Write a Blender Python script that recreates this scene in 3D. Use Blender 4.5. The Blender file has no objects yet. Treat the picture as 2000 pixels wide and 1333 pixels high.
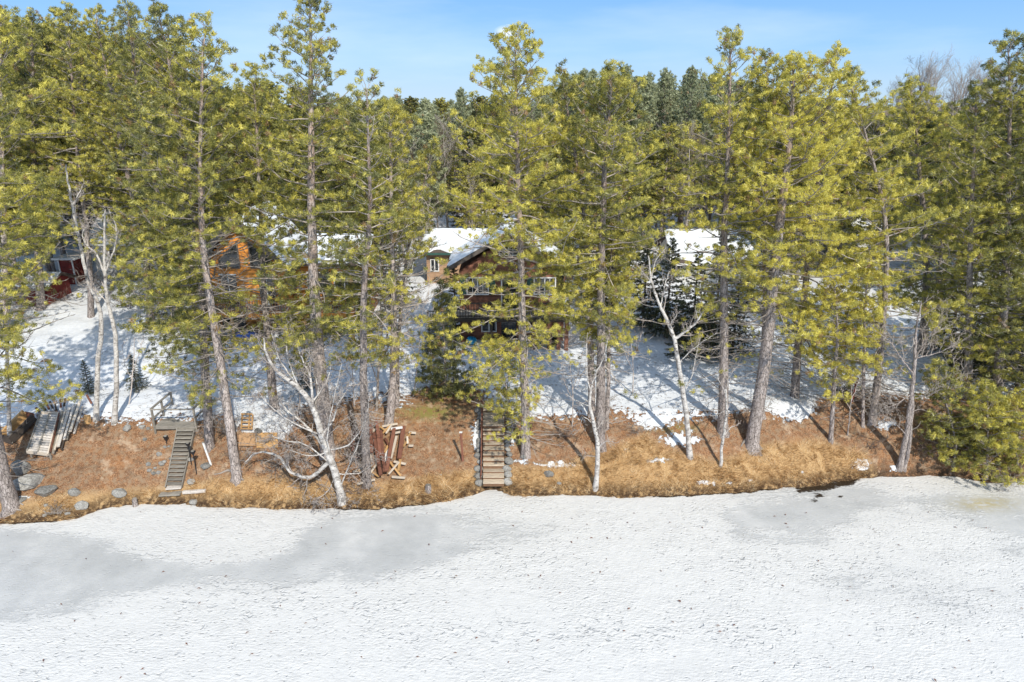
import bpy, math, random
import numpy as np
from mathutils import Vector, Matrix
random.seed(7); RNG = np.random.default_rng(11)
SC = bpy.context.scene
COL = SC.collection
R = math.radians
# ------------------------------------------------------------------ camera, world, sun
CZ, PITCH, F = 17.0, R(19.0), 1333.0
cam = bpy.data.cameras.new('camera'); camo = bpy.data.objects.new('camera', cam); COL.objects.link(camo)
camo.location = (0, 0, CZ); camo.rotation_euler = (R(90) - PITCH, 0, 0)
cam.sensor_width = 36; cam.lens = 36 * F / 2000; cam.clip_end = 3000
SC.camera = camo
SC.view_settings.view_transform = 'Standard'; SC.view_settings.look = 'None'
SC.view_settings.gamma = 1; SC.view_settings.exposure = 0.33
SC.view_settings.use_curve_mapping = False
SUN_EL, SUN_AZ = R(41), R(157)          # azimuth clockwise from +Y, the sun stands behind the camera to the right
W = bpy.data.worlds.new('World'); SC.world = W; W.use_nodes = True
nt = W.node_tree; nt.nodes.clear()
def N(nt, typ, **k):
    n = nt.nodes.new(typ)
    for a, b in k.items():
        if a in n.inputs: n.inputs[a].default_value = b
        else: setattr(n, a, b)
    return n
sky = N(nt, 'ShaderNodeTexSky', sky_type='NISHITA', sun_disc=False, sun_elevation=SUN_EL, sun_rotation=SUN_AZ, air_density=1.0, dust_density=0.6, ozone_density=2.0)
tc = N(nt, 'ShaderNodeTexCoord')
mp = N(nt, 'ShaderNodeMapping'); mp.inputs['Scale'].default_value = (1.2, 1.0, 6.5); mp.inputs['Rotation'].default_value = (0, R(14), 0)
nz = N(nt, 'ShaderNodeTexNoise', Scale=1.7, Detail=6.0, Roughness=0.55)
nt.links.new(tc.outputs['Generated'], mp.inputs['Vector']); nt.links.new(mp.outputs[0], nz.inputs['Vector'])
cr = N(nt, 'ShaderNodeMapRange'); cr.inputs[1].default_value = 0.5; cr.inputs[2].default_value = 0.80; cr.inputs[3].default_value = 0.0; cr.inputs[4].default_value = 0.32
nt.links.new(nz.outputs['Fac'], cr.inputs[0])
# a small puff of cloud
cd = Vector((-10 / F, 1, 0)); 
def raydir(px, py):
    dx = (px - 1000) / F; dy = -(py - 666.5) / F
    c, s = math.cos(PITCH), math.sin(PITCH)
    return Vector((dx, c + dy * s, -s + dy * c))
cdir = raydir(990, 64).normalized()
sub = N(nt, 'ShaderNodeVectorMath', operation='SUBTRACT'); sub.inputs[1].default_value = cdir
nt.links.new(tc.outputs['Generated'], sub.inputs[0])
nz2 = N(nt, 'ShaderNodeTexNoise', Scale=55.0, Detail=5.0)
nt.links.new(tc.outputs['Generated'], nz2.inputs['Vector'])
sc2 = N(nt, 'ShaderNodeVectorMath', operation='MULTIPLY'); sc2.inputs[1].default_value = (1.0, 1.0, 1.9)
nt.links.new(sub.outputs[0], sc2.inputs[0])
ln = N(nt, 'ShaderNodeVectorMath', operation='LENGTH'); nt.links.new(sc2.outputs[0], ln.inputs[0])
mr = N(nt, 'ShaderNodeMapRange'); mr.inputs[1].default_value = 0.0; mr.inputs[2].default_value = 0.019; mr.inputs[3].default_value = 2.0; mr.inputs[4].default_value = 0.0
nt.links.new(ln.outputs['Value'], mr.inputs[0])
ml = N(nt, 'ShaderNodeMath', operation='MULTIPLY'); nt.links.new(mr.outputs[0], ml.inputs[0]); nt.links.new(nz2.outputs['Fac'], ml.inputs[1])
ad = N(nt, 'ShaderNodeMath', operation='ADD', use_clamp=True); nt.links.new(ml.outputs[0], ad.inputs[0]); nt.links.new(cr.outputs[0], ad.inputs[1])
sz = N(nt, 'ShaderNodeSeparateXYZ'); nt.links.new(tc.outputs['Generated'], sz.inputs[0])
el = N(nt, 'ShaderNodeValToRGB'); nt.links.new(sz.outputs['Z'], el.inputs[0])
el.color_ramp.elements[0].position = 0.0; el.color_ramp.elements[0].color = (0.46, 0.65, 0.85, 1)
el.color_ramp.elements[1].position = 0.19; el.color_ramp.elements[1].color = (0.10, 0.335, 0.80, 1)
e_ = el.color_ramp.elements.new(0.07); e_.color = (0.26, 0.51, 0.87, 1)
e_ = el.color_ramp.elements.new(1.0); e_.color = (0.38, 0.50, 0.68, 1)
e_ = el.color_ramp.elements.new(0.45); e_.color = (0.34, 0.48, 0.70, 1)
el8 = N(nt, 'ShaderNodeVectorMath', operation='SCALE'); el8.inputs['Scale'].default_value = 7.2; nt.links.new(el.outputs[0], el8.inputs[0])
gm = N(nt, 'ShaderNodeMixRGB'); gm.inputs[0].default_value = 0.85
nt.links.new(sky.outputs[0], gm.inputs[1]); nt.links.new(el8.outputs[0], gm.inputs[2])
mx = N(nt, 'ShaderNodeMixRGB'); mx.inputs[2].default_value = (6.3, 6.9, 7.6, 1)
nt.links.new(ad.outputs[0], mx.inputs[0]); nt.links.new(gm.outputs[0], mx.inputs[1])
bg = N(nt, 'ShaderNodeBackground', Strength=0.133); out = N(nt, 'ShaderNodeOutputWorld')
nt.links.new(mx.outputs[0], bg.inputs[0]); nt.links.new(bg.outputs[0], out.inputs[0])
sl = bpy.data.lights.new('sun', 'SUN'); sl.energy = 3.5; sl.angle = R(0.5); sl.color = (1.0, 0.94, 0.82)
so = bpy.data.objects.new('sun', sl); COL.objects.link(so)
sv = Vector((math.sin(SUN_AZ) * math.cos(SUN_EL), math.cos(SUN_AZ) * math.cos(SUN_EL), math.sin(SUN_EL)))
so.rotation_euler = sv.to_track_quat('Z', 'Y').to_euler(); so.location = sv * 60
SC.render.engine = 'CYCLES'
SC.cycles.max_bounces = 5; SC.cycles.diffuse_bounces = 3; SC.cycles.transparent_max_bounces = 4; SC.cycles.glossy_bounces = 2
SC.cycles.transmission_bounces = 3

# ------------------------------------------------------------------ geometry of the place
def P(px, py, z):
    d = raydir(px, py); t = (z - CZ) / d.z
    return Vector((d.x * t, d.y * t, z))
def AY(px, py, Y):
    d = raydir(px, py); t = Y / d.y
    return Vector((d.x * t, Y, CZ + d.z * t))
def toPX(p):                      # numpy (n,3) -> px, py, depth
    c, s = math.cos(PITCH), math.sin(PITCH)
    y, z = p[:, 1], p[:, 2] - CZ
    zc = np.maximum(y * c - z * s, 0.01); yc = y * s + z * c
    return 1000 + F * p[:, 0] / zc, 666.5 - F * yc / zc, zc
shore_px = [(-900, 1060), (-300, 1035), (0, 1022), (80, 1018), (150, 1014), (200, 995), (290, 985), (480, 990), (620, 996), (740, 993), (860, 980), (925, 966), (950, 956), (975, 956), (1000, 968), (1160, 968), (1210, 970), (1300, 968), (1450, 960), (1560, 950), (1650, 940), (1700, 934), (1760, 930), (1860, 928), (1930, 942), (2000, 940), (2300, 930), (3200, 925)]
top_px = [(-900, 850), (0, 830), (150, 822), (300, 818), (450, 822), (520, 835), (600, 808), (700, 795), (800, 792), (900, 792), (1000, 797), (1200, 802), (1300, 802), (1400, 808), (1550, 790), (1650, 785), (1750, 800), (1850, 800), (2000, 805), (3200, 805)]
sh = np.array([P(x, y, 0.0)[:] for x, y in shore_px]); tp = np.array([P(x, y, 2.5)[:] for x, y in top_px])
def vnoise(x, y, seed=0):
    x = np.asarray(x, float); y = np.asarray(y, float)
    xi = np.floor(x).astype(np.int64); yi = np.floor(y).astype(np.int64); fx = x - xi; fy = y - yi
    def h(a, b):
        n = (a * 374761393 + b * 668265263 + seed * 974711) & 0xffffffff
        n = ((n ^ (n >> 13)) * 1274126177) & 0xffffffff
        return ((n ^ (n >> 16)) & 0xffff) / 65535.0
    u = fx * fx * (3 - 2 * fx); v = fy * fy * (3 - 2 * fy)
    return (h(xi, yi) * (1 - u) + h(xi + 1, yi) * u) * (1 - v) + (h(xi, yi + 1) * (1 - u) + h(xi + 1, yi + 1) * u) * v
def fbm(x, y, o=4, seed=0):
    s = 0; a = 0.5
    for i in range(o):
        s = s + a * vnoise(x, y, seed + i); x = x * 2.03; y = y * 2.03; a *= 0.5
    return s / (1 - 0.5 ** o)
def shore_s(x, y):
    Ys = np.interp(x, sh[:, 0], sh[:, 1]) + ((fbm(x * 1.1, x * 0, 3, 61) - 0.5) * 0.35 + (fbm(x * 5, x * 0, 2, 67) - 0.5) * 0.12) * np.clip((np.abs(x + 1.1) - 0.6) / 1.0, 0, 1); Yt = np.interp(x, tp[:, 0], tp[:, 1])
    return (y - Ys) / (Yt - Ys), Ys, Yt
def T(x, y):
    x = np.asarray(x, float); y = np.asarray(y, float)
    s, Ys, Yt = shore_s(x, y)
    lip = np.clip((y - Ys) / 0.25, 0, 1)
    bank = 0.20 * lip + 2.30 * np.clip(s, 0, 1) ** 1.05
    d = np.maximum(y - Yt, 0)
    up = 0.12 * np.minimum(d, 16) + 0.065 * np.clip(d - 16, 0, 170)
    under = -0.5 * np.clip(-(y - Ys) / 1.5, 0, 1)
    nz = (fbm(x * 0.5, y * 0.5, 4, 3) - 0.5) * 0.5 * np.clip(s * 2, 0, 1) + (fbm(x * 2.2, y * 2.2, 3, 9) - 0.5) * 0.16 * np.clip(s * 3, 0, 1)
    hills = (fbm(x * 0.02, y * 0.02, 3, 21) - 0.45) * 6 * np.clip((y - 75) / 80, 0, 1)
    return bank + up + under + nz + hills
def Tz(x, y): return float(T(np.array([x]), np.array([y]))[0])
def G(px, py, lift=0.0):
    d = raydir(px, py)
    if d.z > -0.03: d = Vector((d.x, d.y, -0.03))
    ts = np.linspace(20, 260, 3000)
    zz = CZ + d.z * ts - T(d.x * ts, d.y * ts)
    i = int(np.argmax(zz < 0)) if (zz < 0).any() else len(ts) - 1
    if i > 0 and zz[i] < 0:
        a, b = zz[i - 1], zz[i]; t = ts[i - 1] + (ts[i] - ts[i - 1]) * a / (a - b)
    else: t = ts[i]
    return Vector((d.x * t, d.y * t, Tz(d.x * t, d.y * t) + lift))

# ------------------------------------------------------------------ object helpers
def prop(o, label=None, cat=None, group=None, kind=None):
    if label: o['label'] = label
    if cat: o['category'] = cat
    if group: o['group'] = group
    if kind: o['kind'] = kind
    return o
def thing(name, loc, label, cat, group=None, rz=0):
    o = bpy.data.objects.new(name, None); COL.objects.link(o); o.location = loc; o.rotation_euler = (0, 0, rz)
    o.empty_display_size = 0.3
    return prop(o, label, cat, group)
def mesh_np(name, verts, faces, mat=None, nv=3, smooth=False, attrs=None):
    me = bpy.data.meshes.new(name)
    v = np.ascontiguousarray(verts, np.float32); f = np.ascontiguousarray(faces, np.int32).reshape(-1)
    n = len(f) // nv
    me.vertices.add(len(v)); me.vertices.foreach_set('co', v.reshape(-1))
    me.loops.add(len(f)); me.loops.foreach_set('vertex_index', f)
    me.polygons.add(n); me.polygons.foreach_set('loop_start', np.arange(n, dtype=np.int32) * nv)
    if smooth: me.polygons.foreach_set('use_smooth', np.ones(n, bool))
    for k, a in (attrs or {}).items():
        a = np.ascontiguousarray(a, np.float32)
        if a.ndim == 2: at = me.attributes.new(k, 'FLOAT_VECTOR', 'POINT'); at.data.foreach_set('vector', a.reshape(-1))
        else: at = me.attributes.new(k, 'FLOAT', 'POINT'); at.data.foreach_set('value', a)
    me.update(calc_edges=True)
    if mat: me.materials.append(mat)
    return me
def link(name, me, parent=None, loc=None):
    o = bpy.data.objects.new(name, me); COL.objects.link(o)
    if parent: o.parent = parent
    if loc is not None: o.location = loc
    return o
_box = {}
BF = [(0, 3, 2, 1), (4, 5, 6, 7), (0, 1, 5, 4), (1, 2, 6, 5), (2, 3, 7, 6), (3, 0, 4, 7)]
def box_me(dx, dy, dz, mat, var=0):
    key = (round(dx, 3), round(dy, 3), round(dz, 3), mat.name, var)
    if key in _box: return _box[key]
    # a box with cut long edges: 8-sided section along its longest axis
    d = [dx, dy, dz]; ax = d.index(max(d)); a, b = [i for i in range(3) if i != ax]
    c = min(d[a], d[b]) * 0.14; rr = random.Random(hash(key[:3]) + var)
    sec = [(d[a] / 2 - c, d[b] / 2), (d[a] / 2, d[b] / 2 - c), (d[a] / 2, -d[b] / 2 + c), (d[a] / 2 - c, -d[b] / 2), (-d[a] / 2 + c, -d[b] / 2), (-d[a] / 2, -d[b] / 2 + c), (-d[a] / 2, d[b] / 2 - c), (-d[a] / 2 + c, d[b] / 2)]
    vs = []; nr = 3
    for k in range(nr):
        wob = rr.uniform(-1, 1) * min(d[a], d[b]) * 0.06 if k == 1 else 0
        for (p, q) in sec:
            v = [0, 0, 0]; v[ax] = -d[ax] / 2 + d[ax] * k / (nr - 1); v[a] = p + wob; v[b] = q; vs.append(v)
    me = bpy.data.meshes.new('board'); fs = [tuple(range(8)), tuple(range(8 * (nr - 1), 8 * nr))[::-1]]
    for k in range(nr - 1):
        for i in range(8):
            j = (i + 1) % 8; fs.append((8 * k + j, 8 * k + i, 8 * k + 8 + i, 8 * k + 8 + j))
    me.from_pydata(vs, [], fs)
    import bmesh
    bm = bmesh.new(); bm.from_mesh(me); bmesh.ops.recalc_face_normals(bm, faces=bm.faces); bm.to_mesh(me); bm.free()
    me.materials.append(mat); _box[key] = me
    return me
def rel(parent, v): return Vector(v) - parent.location if parent else Vector(v)
def box(name, mat, parent, c, d, rot=None, var=0, base=None):
    """c: world centre"""
    o = link(name, box_me(d[0], d[1], d[2], mat, var), parent)
    top = parent
    off = Vector((0, 0, 0))
    while top is not None: off += top.location; top = top.parent
    o.location = Vector(c) - off
    if rot is not None: o.rotation_euler = rot
    return o
def bar(name, mat, parent, a, b, w, h, up=(0, 0, 1), var=0, roll=0):
    """board between two world points; w across, h in the up direction"""
    a = Vector(a); b = Vector(b); x = (b - a); L = x.length; x.normalize(); up = Vector(up)
    y = up.cross(x)
    if y.length < 1e-4: y = Vector((0, 1, 0)).cross(x)
    y.normalize(); z = x.cross(y)
    m = Matrix((x, y, z)).transposed()
    if roll: m = m @ Matrix.Rotation(roll, 3, 'X')
    o = box(name, mat, parent, (a + b) / 2, (round(L, 2), w, h), None, var)
    o.rotation_euler = m.to_euler()
    return o
class MB:
    def __init__(s): s.v = []; s.f = []
    def box(s, c, d, rz=0, jit=0):
        n = len(s.v); ca, sa = math.cos(rz), math.sin(rz)
        for sz in (-1, 1):
            for sx, sy in ((-1, -1), (1, -1), (1, 1), (-1, 1)):
                x, y = sx * d[0] / 2, sy * d[1] / 2
                s.v.append((c[0] + x * ca - y * sa, c[1] + x * sa + y * ca, c[2] + sz * d[2] / 2 + random.uniform(-jit, jit)))
        s.f += [tuple(n + i for i in q) for q in BF]
    def poly(s, pts):
        n = len(s.v); s.v += [tuple(p) for p in pts]; s.f.append(tuple(range(n, n + len(pts))))
    def prism(s, pts, off):
        n = len(s.v); k = len(pts); off = Vector(off)
        s.v += [tuple(p) for p in pts] + [tuple(Vector(p) + off) for p in pts]
        s.f.append(tuple(range(n, n + k))[::-1]); s.f.append(tuple(range(n + k, n + 2 * k)))
        for i in range(k): j = (i + 1) % k; s.f.append((n + i, n + j, n + k + j, n + k + i))
    def build(s, name, mat, parent=None, smooth=False):
        me = bpy.data.meshes.new(name); off = Vector((0, 0, 0)); top = parent
        while top is not None: off += top.location; top = top.parent
        me.from_pydata([tuple(Vector(v) - off) for v in s.v], [], s.f)
        import bmesh
        bm = bmesh.new(); bm.from_mesh(me); bmesh.ops.recalc_face_normals(bm, faces=bm.faces); bm.to_mesh(me); bm.free()
        if smooth:
            for p in me.polygons: p.use_smooth = True
        me.materials.append(mat)
        return link(name, me, parent)
def tube_np(pts, rad, sides=8, jit=0.0, rng=RNG, flare=None):
    """smooth tube through pts; returns verts, quads"""
    pts = np.array(pts, float); n = len(pts); t = np.gradient(pts, axis=0); t /= np.linalg.norm(t, axis=1)[:, None] + 1e-9
    ref = np.array([0.9, 0.1, 0.2]) if abs(t[0, 2]) > 0.7 else np.array([0, 0, 1.0])
    u = np.cross(t, ref); u /= np.linalg.norm(u, axis=1)[:, None] + 1e-9; w = np.cross(t, u)
    a = np.linspace(0, 2 * np.pi, sides, endpoint=False)
    r = np.array(rad)[:, None] * (1 + jit * (rng.random((n, sides)) - 0.5))
    if flare is not None: r = r * flare(a, np.arange(n))
    v = pts[:, None, :] + (np.cos(a)[None, :, None] * u[:, None, :] + np.sin(a)[None, :, None] * w[:, None, :]) * r[:, :, None]
    i = np.arange(n - 1)[:, None] * sides; j = np.arange(sides)[None, :]; k = (j + 1) % sides
    f = np.stack([i + j, i + k, i + sides + k, i + sides + j], -1).reshape(-1, 4)
    return v.reshape(-1, 3), f
def segs_np(p0, p1, r0, r1, sides=3):
    """many tapered sticks -> verts, quads"""
    p0 = np.asarray(p0, float); p1 = np.asarray(p1, float); r0 = np.asarray(r0, float); r1 = np.asarray(r1, float)
    t = p1 - p0; t /= np.linalg.norm(t, axis=1)[:, None] + 1e-9
    ref = np.where(np.abs(t[:, 2:3]) > 0.8, np.array([[1.0, 0, 0]]), np.array([[0, 0, 1.0]]))
    u = np.cross(t, ref); u /= np.linalg.norm(u, axis=1)[:, None] + 1e-9; w = np.cross(t, u)
    a = np.linspace(0, 2 * np.pi, sides, endpoint=False)
    ring = np.cos(a)[None, :, None] * u[:, None, :] + np.sin(a)[None, :, None] * w[:, None, :]
    v = np.concatenate([p0[:, None] + ring * r0[:, None, None], p1[:, None] + ring * r1[:, None, None]], 1)
    n = len(p0); b = (np.arange(n) * 2 * sides)[:, None]; j = np.arange(sides)[None]; k = (j + 1) % sides
    thin = r1 < 0.0075; f1 = np.stack([b + j, b + k, b + sides + 0 * j], -1)[thin].reshape(-1, 3)
    f = np.stack([b + j, b + k, b + sides + k, b + j, b + sides + k, b + sides + j], -1)[~thin].reshape(-1, 3)
    return v.reshape(-1, 3), np.concatenate([f1, f])
def join_np(parts):
    vs, fs, o = [], [], 0
    for v, f in parts: vs.append(v); fs.append(np.asarray(f) + o); o += len(v)
    return np.concatenate(vs), np.concatenate(fs)

# ------------------------------------------------------------------ materials
def newmat(name):
    m = bpy.data.materials.new(name); m.use_nodes = True; t = m.node_tree; t.nodes.clear()
    o = t.nodes.new('ShaderNodeOutputMaterial'); return m, t, o
def ramp(t, src, stops):
    r = t.nodes.new('ShaderNodeValToRGB'); e = r.color_ramp.elements
    while len(e) < len(stops): e.new(0.5)
    for i, (p, c) in enumerate(stops): e[i].position = p; e[i].color = (*c, 1)
    t.links.new(src, r.inputs[0]); return r.outputs[0]
def noise(t, vec, scale, detail=4, rough=0.55, stretch=None):
    if stretch:
        m = t.nodes.new('ShaderNodeMapping'); m.inputs['Scale'].default_value = stretch; t.links.new(vec, m.inputs[0]); vec = m.outputs[0]
    n = t.nodes.new('ShaderNodeTexNoise'); n.inputs['Scale'].default_value = scale; n.inputs['Detail'].default_value = detail; n.inputs['Roughness'].default_value = rough
    t.links.new(vec, n.inputs['Vector']); return n.outputs['Fac']
def mixc(t, f, a, b, mode='MIX'):
    m = t.nodes.new('ShaderNodeMixRGB'); m.blend_type = mode
    for i, v in enumerate((f, a, b)):
        if isinstance(v, (int, float)): m.inputs[i].default_value = v
        elif isinstance(v, tuple): m.inputs[i].default_value = (*v, 1)
        else: t.links.new(v, m.inputs[i])
    return m.outputs[0]
def math_(t, op, a, b=0.0, clamp=False):
    m = t.nodes.new('ShaderNodeMath'); m.operation = op; m.use_clamp = clamp
    for i, v in enumerate((a, b)):
        if isinstance(v, (int, float)): m.inputs[i].default_value = v
        else: t.links.new(v, m.inputs[i])
    return m.outputs[0]
def mrange(t, v, a, b, c=0.0, d=1.0):
    m = t.nodes.new('ShaderNodeMapRange'); m.interpolation_type = 'SMOOTHSTEP'
    for i, x in enumerate((a, b, c, d)): m.inputs[i + 1].default_value = x
    t.links.new(v, m.inputs[0]); return m.outputs[0]
def attr(t, name):
    a = t.nodes.new('ShaderNodeAttribute'); a.attribute_name = name; return a.outputs['Fac']
def bsdf(t, o, col, rough=0.8, bump=None, bs=0.3, bd=0.02, metallic=0.0, spec=0.3, extra=None):
    b = t.nodes.new('ShaderNodeBsdfPrincipled')
    if isinstance(col, tuple): b.inputs['Base Color'].default_value = (*col, 1)
    else: t.links.new(col, b.inputs['Base Color'])
    if isinstance(rough, (int, float)): b.inputs['Roughness'].default_value = rough
    else: t.links.new(rough, b.inputs['Roughness'])
    b.inputs['Metallic'].default_value = metallic; b.inputs['Specular IOR Level'].default_value = spec
    if bump is not None:
        n = t.nodes.new('ShaderNodeBump'); n.inputs['Strength'].default_value = bs; n.inputs['Distance'].default_value = bd
        t.links.new(bump, n.inputs['Height']); t.links.new(n.outputs[0], b.inputs['Normal'])
    t.links.new(b.outputs[0], o.inputs[0]); return b
def objvec(t):
    c = t.nodes.new('ShaderNodeTexCoord'); return c.outputs['Object']
def geopos(t):
    c = t.nodes.new('ShaderNodeNewGeometry'); return c.outputs['Position']
def orand(t):
    c = t.nodes.new('ShaderNodeObjectInfo'); return c.outputs['Random']
def simple(name, col, var=0.25, scale=6.0, rough=0.8, stretch=None, bs=0.3, metallic=0.0, bd=0.01, spec=0.3):
    m, t, o = newmat(name); v = objvec(t); n = noise(t, v, scale, 6, 0.6, stretch)
    dark = tuple(c * (1 - var) for c in col); light = tuple(min(1, c * (1 + var)) for c in col)
    c = ramp(t, n, [(0.3, dark), (0.7, light)])
    k = mrange(t, orand(t), 0, 1, 1 - var * 0.7, 1 + var * 0.5)
    h = t.nodes.new('ShaderNodeHueSaturation'); t.links.new(k, h.inputs['Value']); t.links.new(c, h.inputs['Color'])
    bsdf(t, o, h.outputs[0], rough, n, bs, bd, metallic, spec); return m
def bark(name, a, b, c, scale=1.0, orange=None):
    m, t, o = newmat(name); v = objvec(t)
    n1 = noise(t, v, 9 * scale, 6, 0.65, (1, 1, 0.25)); n2 = noise(t, v, 1.3, 3)
    vo = t.nodes.new('ShaderNodeTexVoronoi'); vo.inputs['Scale'].default_value = 14 * scale; vo.feature = 'DISTANCE_TO_EDGE'
    mp_ = t.nodes.new('ShaderNodeMapping'); mp_.inputs['Scale'].default_value = (1, 1, 0.3); t.links.new(v, mp_.inputs[0]); t.links.new(mp_.outputs[0], vo.inputs['Vector'])
    crack = mrange(t, vo.outputs['Distance'], 0.0, 0.09)
    col = ramp(t, n1, [(0.3, a), (0.5, b), (0.72, c)])
    col = mixc(t, crack, tuple(x * 0.45 for x in a), col)
    if orange:
        z = t.nodes.new('ShaderNodeSeparateXYZ'); t.links.new(v, z.inputs[0])
        f = math_(t, 'MULTIPLY', mrange(t, z.outputs['Z'], 7.0, 12.0), mrange(t, n2, 0.35, 0.6))
        col = mixc(t, math_(t, 'MULTIPLY', f, 0.4), col, orange)
    h = t.nodes.new('ShaderNodeHueSaturation'); t.links.new(mrange(t, orand(t), 0, 1, 0.75, 1.15), h.inputs['Value']); t.links.new(col, h.inputs['Color'])
    bsdf(t, o, h.outputs[0], 0.9, math_(t, 'ADD', n1, math_(t, 'MULTIPLY', crack, 0.5)), 0.7, 0.03); return m
def needle(name, c0, c1, c2, brown=(0.34, 0.22, 0.10)):
    m, t, o = newmat(name); ti = attr(t, 'tint')
    n = noise(t, geopos(t), 0.45, 2)
    f = math_(t, 'ADD', ti, math_(t, 'ADD', math_(t, 'MULTIPLY', math_(t, 'SUBTRACT', n, 0.5), 0.7), math_(t, 'MULTIPLY', math_(t, 'SUBTRACT', orand(t), 0.5), 0.35)))
    col = ramp(t, f, [(0.05, c0), (0.45, c1), (0.85, c2), (1.0, c2)])
    col = mixc(t, mrange(t, ti, 1.5, 1.6), col, brown)
    d = t.nodes.new('ShaderNodeBsdfDiffuse'); tr = t.nodes.new('ShaderNodeBsdfTranslucent'); g = t.nodes.new('ShaderNodeBsdfGlossy'); g.inputs['Roughness'].default_value = 0.45
    an = t.nodes.new('ShaderNodeAttribute'); an.attribute_name = 'puff'; vt = t.nodes.new('ShaderNodeVectorTransform'); vt.vector_type = 'NORMAL'; vt.convert_from = 'OBJECT'; vt.convert_to = 'WORLD'
    t.links.new(an.outputs['Vector'], vt.inputs[0]); t.links.new(vt.outputs[0], d.inputs['Normal'])
    t.links.new(col, d.inputs[0]); t.links.new(col, tr.inputs[0]); g.inputs[0].default_value = (1, 1, 1, 1)
    d2 = t.nodes.new('ShaderNodeBsdfDiffuse'); t.links.new(col, d2.inputs[0]); dm = t.nodes.new('ShaderNodeMixShader'); dm.inputs[0].default_value = 1.0; t.links.new(d.outputs[0], dm.inputs[1]); t.links.new(d2.outputs[0], dm.inputs[2]); d = dm
    a = t.nodes.new('ShaderNodeMixShader'); a.inputs[0].default_value = 0.3; t.links.new(d.outputs[0], a.inputs[1]); t.links.new(tr.outputs[0], a.inputs[2])
    b = t.nodes.new('ShaderNodeMixShader'); b.inputs[0].default_value = 0.04; t.links.new(a.outputs[0], b.inputs[1]); t.links.new(g.outputs[0], b.inputs[2])
    t.links.new(b.outputs[0], o.inputs[0]); return m
M = {}
M['pine_bark'] = bark('pine_bark', (0.20, 0.165, 0.15), (0.42, 0.36, 0.33), (0.66, 0.585, 0.55), 1.0, (0.44, 0.28, 0.19))
M['dark_bark'] = bark('dark_bark', (0.07, 0.06, 0.05), (0.15, 0.125, 0.105), (0.26, 0.22, 0.19))
M['twig'] = simple('grey_twig', (0.36, 0.315, 0.28), 0.35, 3, 0.9)
M['brown_twig'] = simple('brown_twig', (0.20, 0.15, 0.12), 0.35, 3, 0.9)
M['white_twig'] = simple('white_twig', (0.50, 0.44, 0.40), 0.3, 4, 0.85)
M['needle'] = needle('pine_needles', (0.14, 0.15, 0.055), (0.37, 0.35, 0.085), (0.68, 0.60, 0.11))
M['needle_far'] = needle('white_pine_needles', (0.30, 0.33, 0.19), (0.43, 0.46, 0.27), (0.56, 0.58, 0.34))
M['needle_spruce'] = needle('spruce_needles', (0.04, 0.05, 0.025), (0.085, 0.10, 0.045), (0.16, 0.175, 0.07))
def birch_bark():
    m, t, o = newmat('birch_bark'); v = objvec(t)
    n = noise(t, v, 4.5, 6, 0.75, (1, 1, 3.0)); n2 = noise(t, v, 3.2, 5); n3 = noise(t, v, 16, 4)
    col = ramp(t, n3, [(0.3, (0.44, 0.41, 0.385)), (0.7, (0.72, 0.69, 0.65))])
    col = mixc(t, mrange(t, n2, 0.46, 0.66), col, (0.30, 0.275, 0.25))
    col = mixc(t, mrange(t, n, 0.54, 0.62), col, (0.08, 0.065, 0.055))
    bsdf(t, o, col, 0.75, n, 0.3, 0.01); return m
M['birch'] = birch_bark()
def rock_mat():
    m, t, o = newmat('granite_rock'); v = objvec(t); n = noise(t, v, 6, 8, 0.65); n2 = noise(t, v, 30, 3)
    col = ramp(t, n, [(0.3, (0.13, 0.125, 0.115)), (0.5, (0.31, 0.30, 0.28)), (0.68, (0.50, 0.48, 0.45))])
    col = mixc(t, mrange(t, n2, 0.6, 0.7), col, (0.16, 0.17, 0.12))
    h = t.nodes.new('ShaderNodeHueSaturation'); t.links.new(mrange(t, orand(t), 0, 1, 0.7, 1.25), h.inputs['Value']); t.links.new(col, h.inputs['Color'])
    bsdf(t, o, h.outputs[0], 0.9, n, 0.8, 0.04); return m
M['rock'] = rock_mat()
M['grey_wood'] = simple('weathered_wood', (0.27, 0.245, 0.21), 0.35, 7, 0.85, (0.6, 4, 4))
M['pale_wood'] = simple('pale_lumber', (0.60, 0.52, 0.43), 0.2, 6, 0.8, (0.6, 4, 4))
M['tan_wood'] = simple('tan_lumber', (0.50, 0.30, 0.13), 0.25, 6, 0.8, (0.6, 4, 4))
M['brown_wood'] = simple('brown_stained_lumber', (0.20, 0.085, 0.055), 0.3, 6, 0.75, (0.6, 4, 4))
M['dark_wood'] = simple('dark_stained_wood', (0.06, 0.048, 0.04), 0.3, 6, 0.8, (0.6, 4, 4))
M['plank'] = simple('sun_bleached_planks', (0.56, 0.51, 0.46), 0.25, 7, 0.85, (3, 3, 3))
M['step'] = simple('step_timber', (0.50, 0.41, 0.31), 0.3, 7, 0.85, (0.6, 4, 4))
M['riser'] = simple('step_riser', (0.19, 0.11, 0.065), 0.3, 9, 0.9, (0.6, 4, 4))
M['log'] = simple('orange_log', (0.72, 0.29, 0.05), 0.3, 5, 0.55, (0.5, 5, 5), 0.3, spec=0.45)
M['log_dark'] = simple('amber_trim', (0.30, 0.13, 0.05), 0.3, 5, 0.6, (0.5, 5, 5))
M['red_side'] = simple('red_brown_siding', (0.23, 0.105, 0.07), 0.25, 6, 0.75, (0.5, 4, 4))
M['barn_red'] = simple('barn_red_siding', (0.25, 0.04, 0.032), 0.25, 6, 0.75, (0.5, 4, 4))
M['beige'] = simple('beige_siding', (0.42, 0.27, 0.17), 0.12, 5, 0.8)
M['white'] = simple('white_trim', (0.78, 0.78, 0.77), 0.06, 5, 0.6)
M['green'] = simple('green_shutter', (0.05, 0.12, 0.10), 0.15, 5, 0.6)
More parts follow.
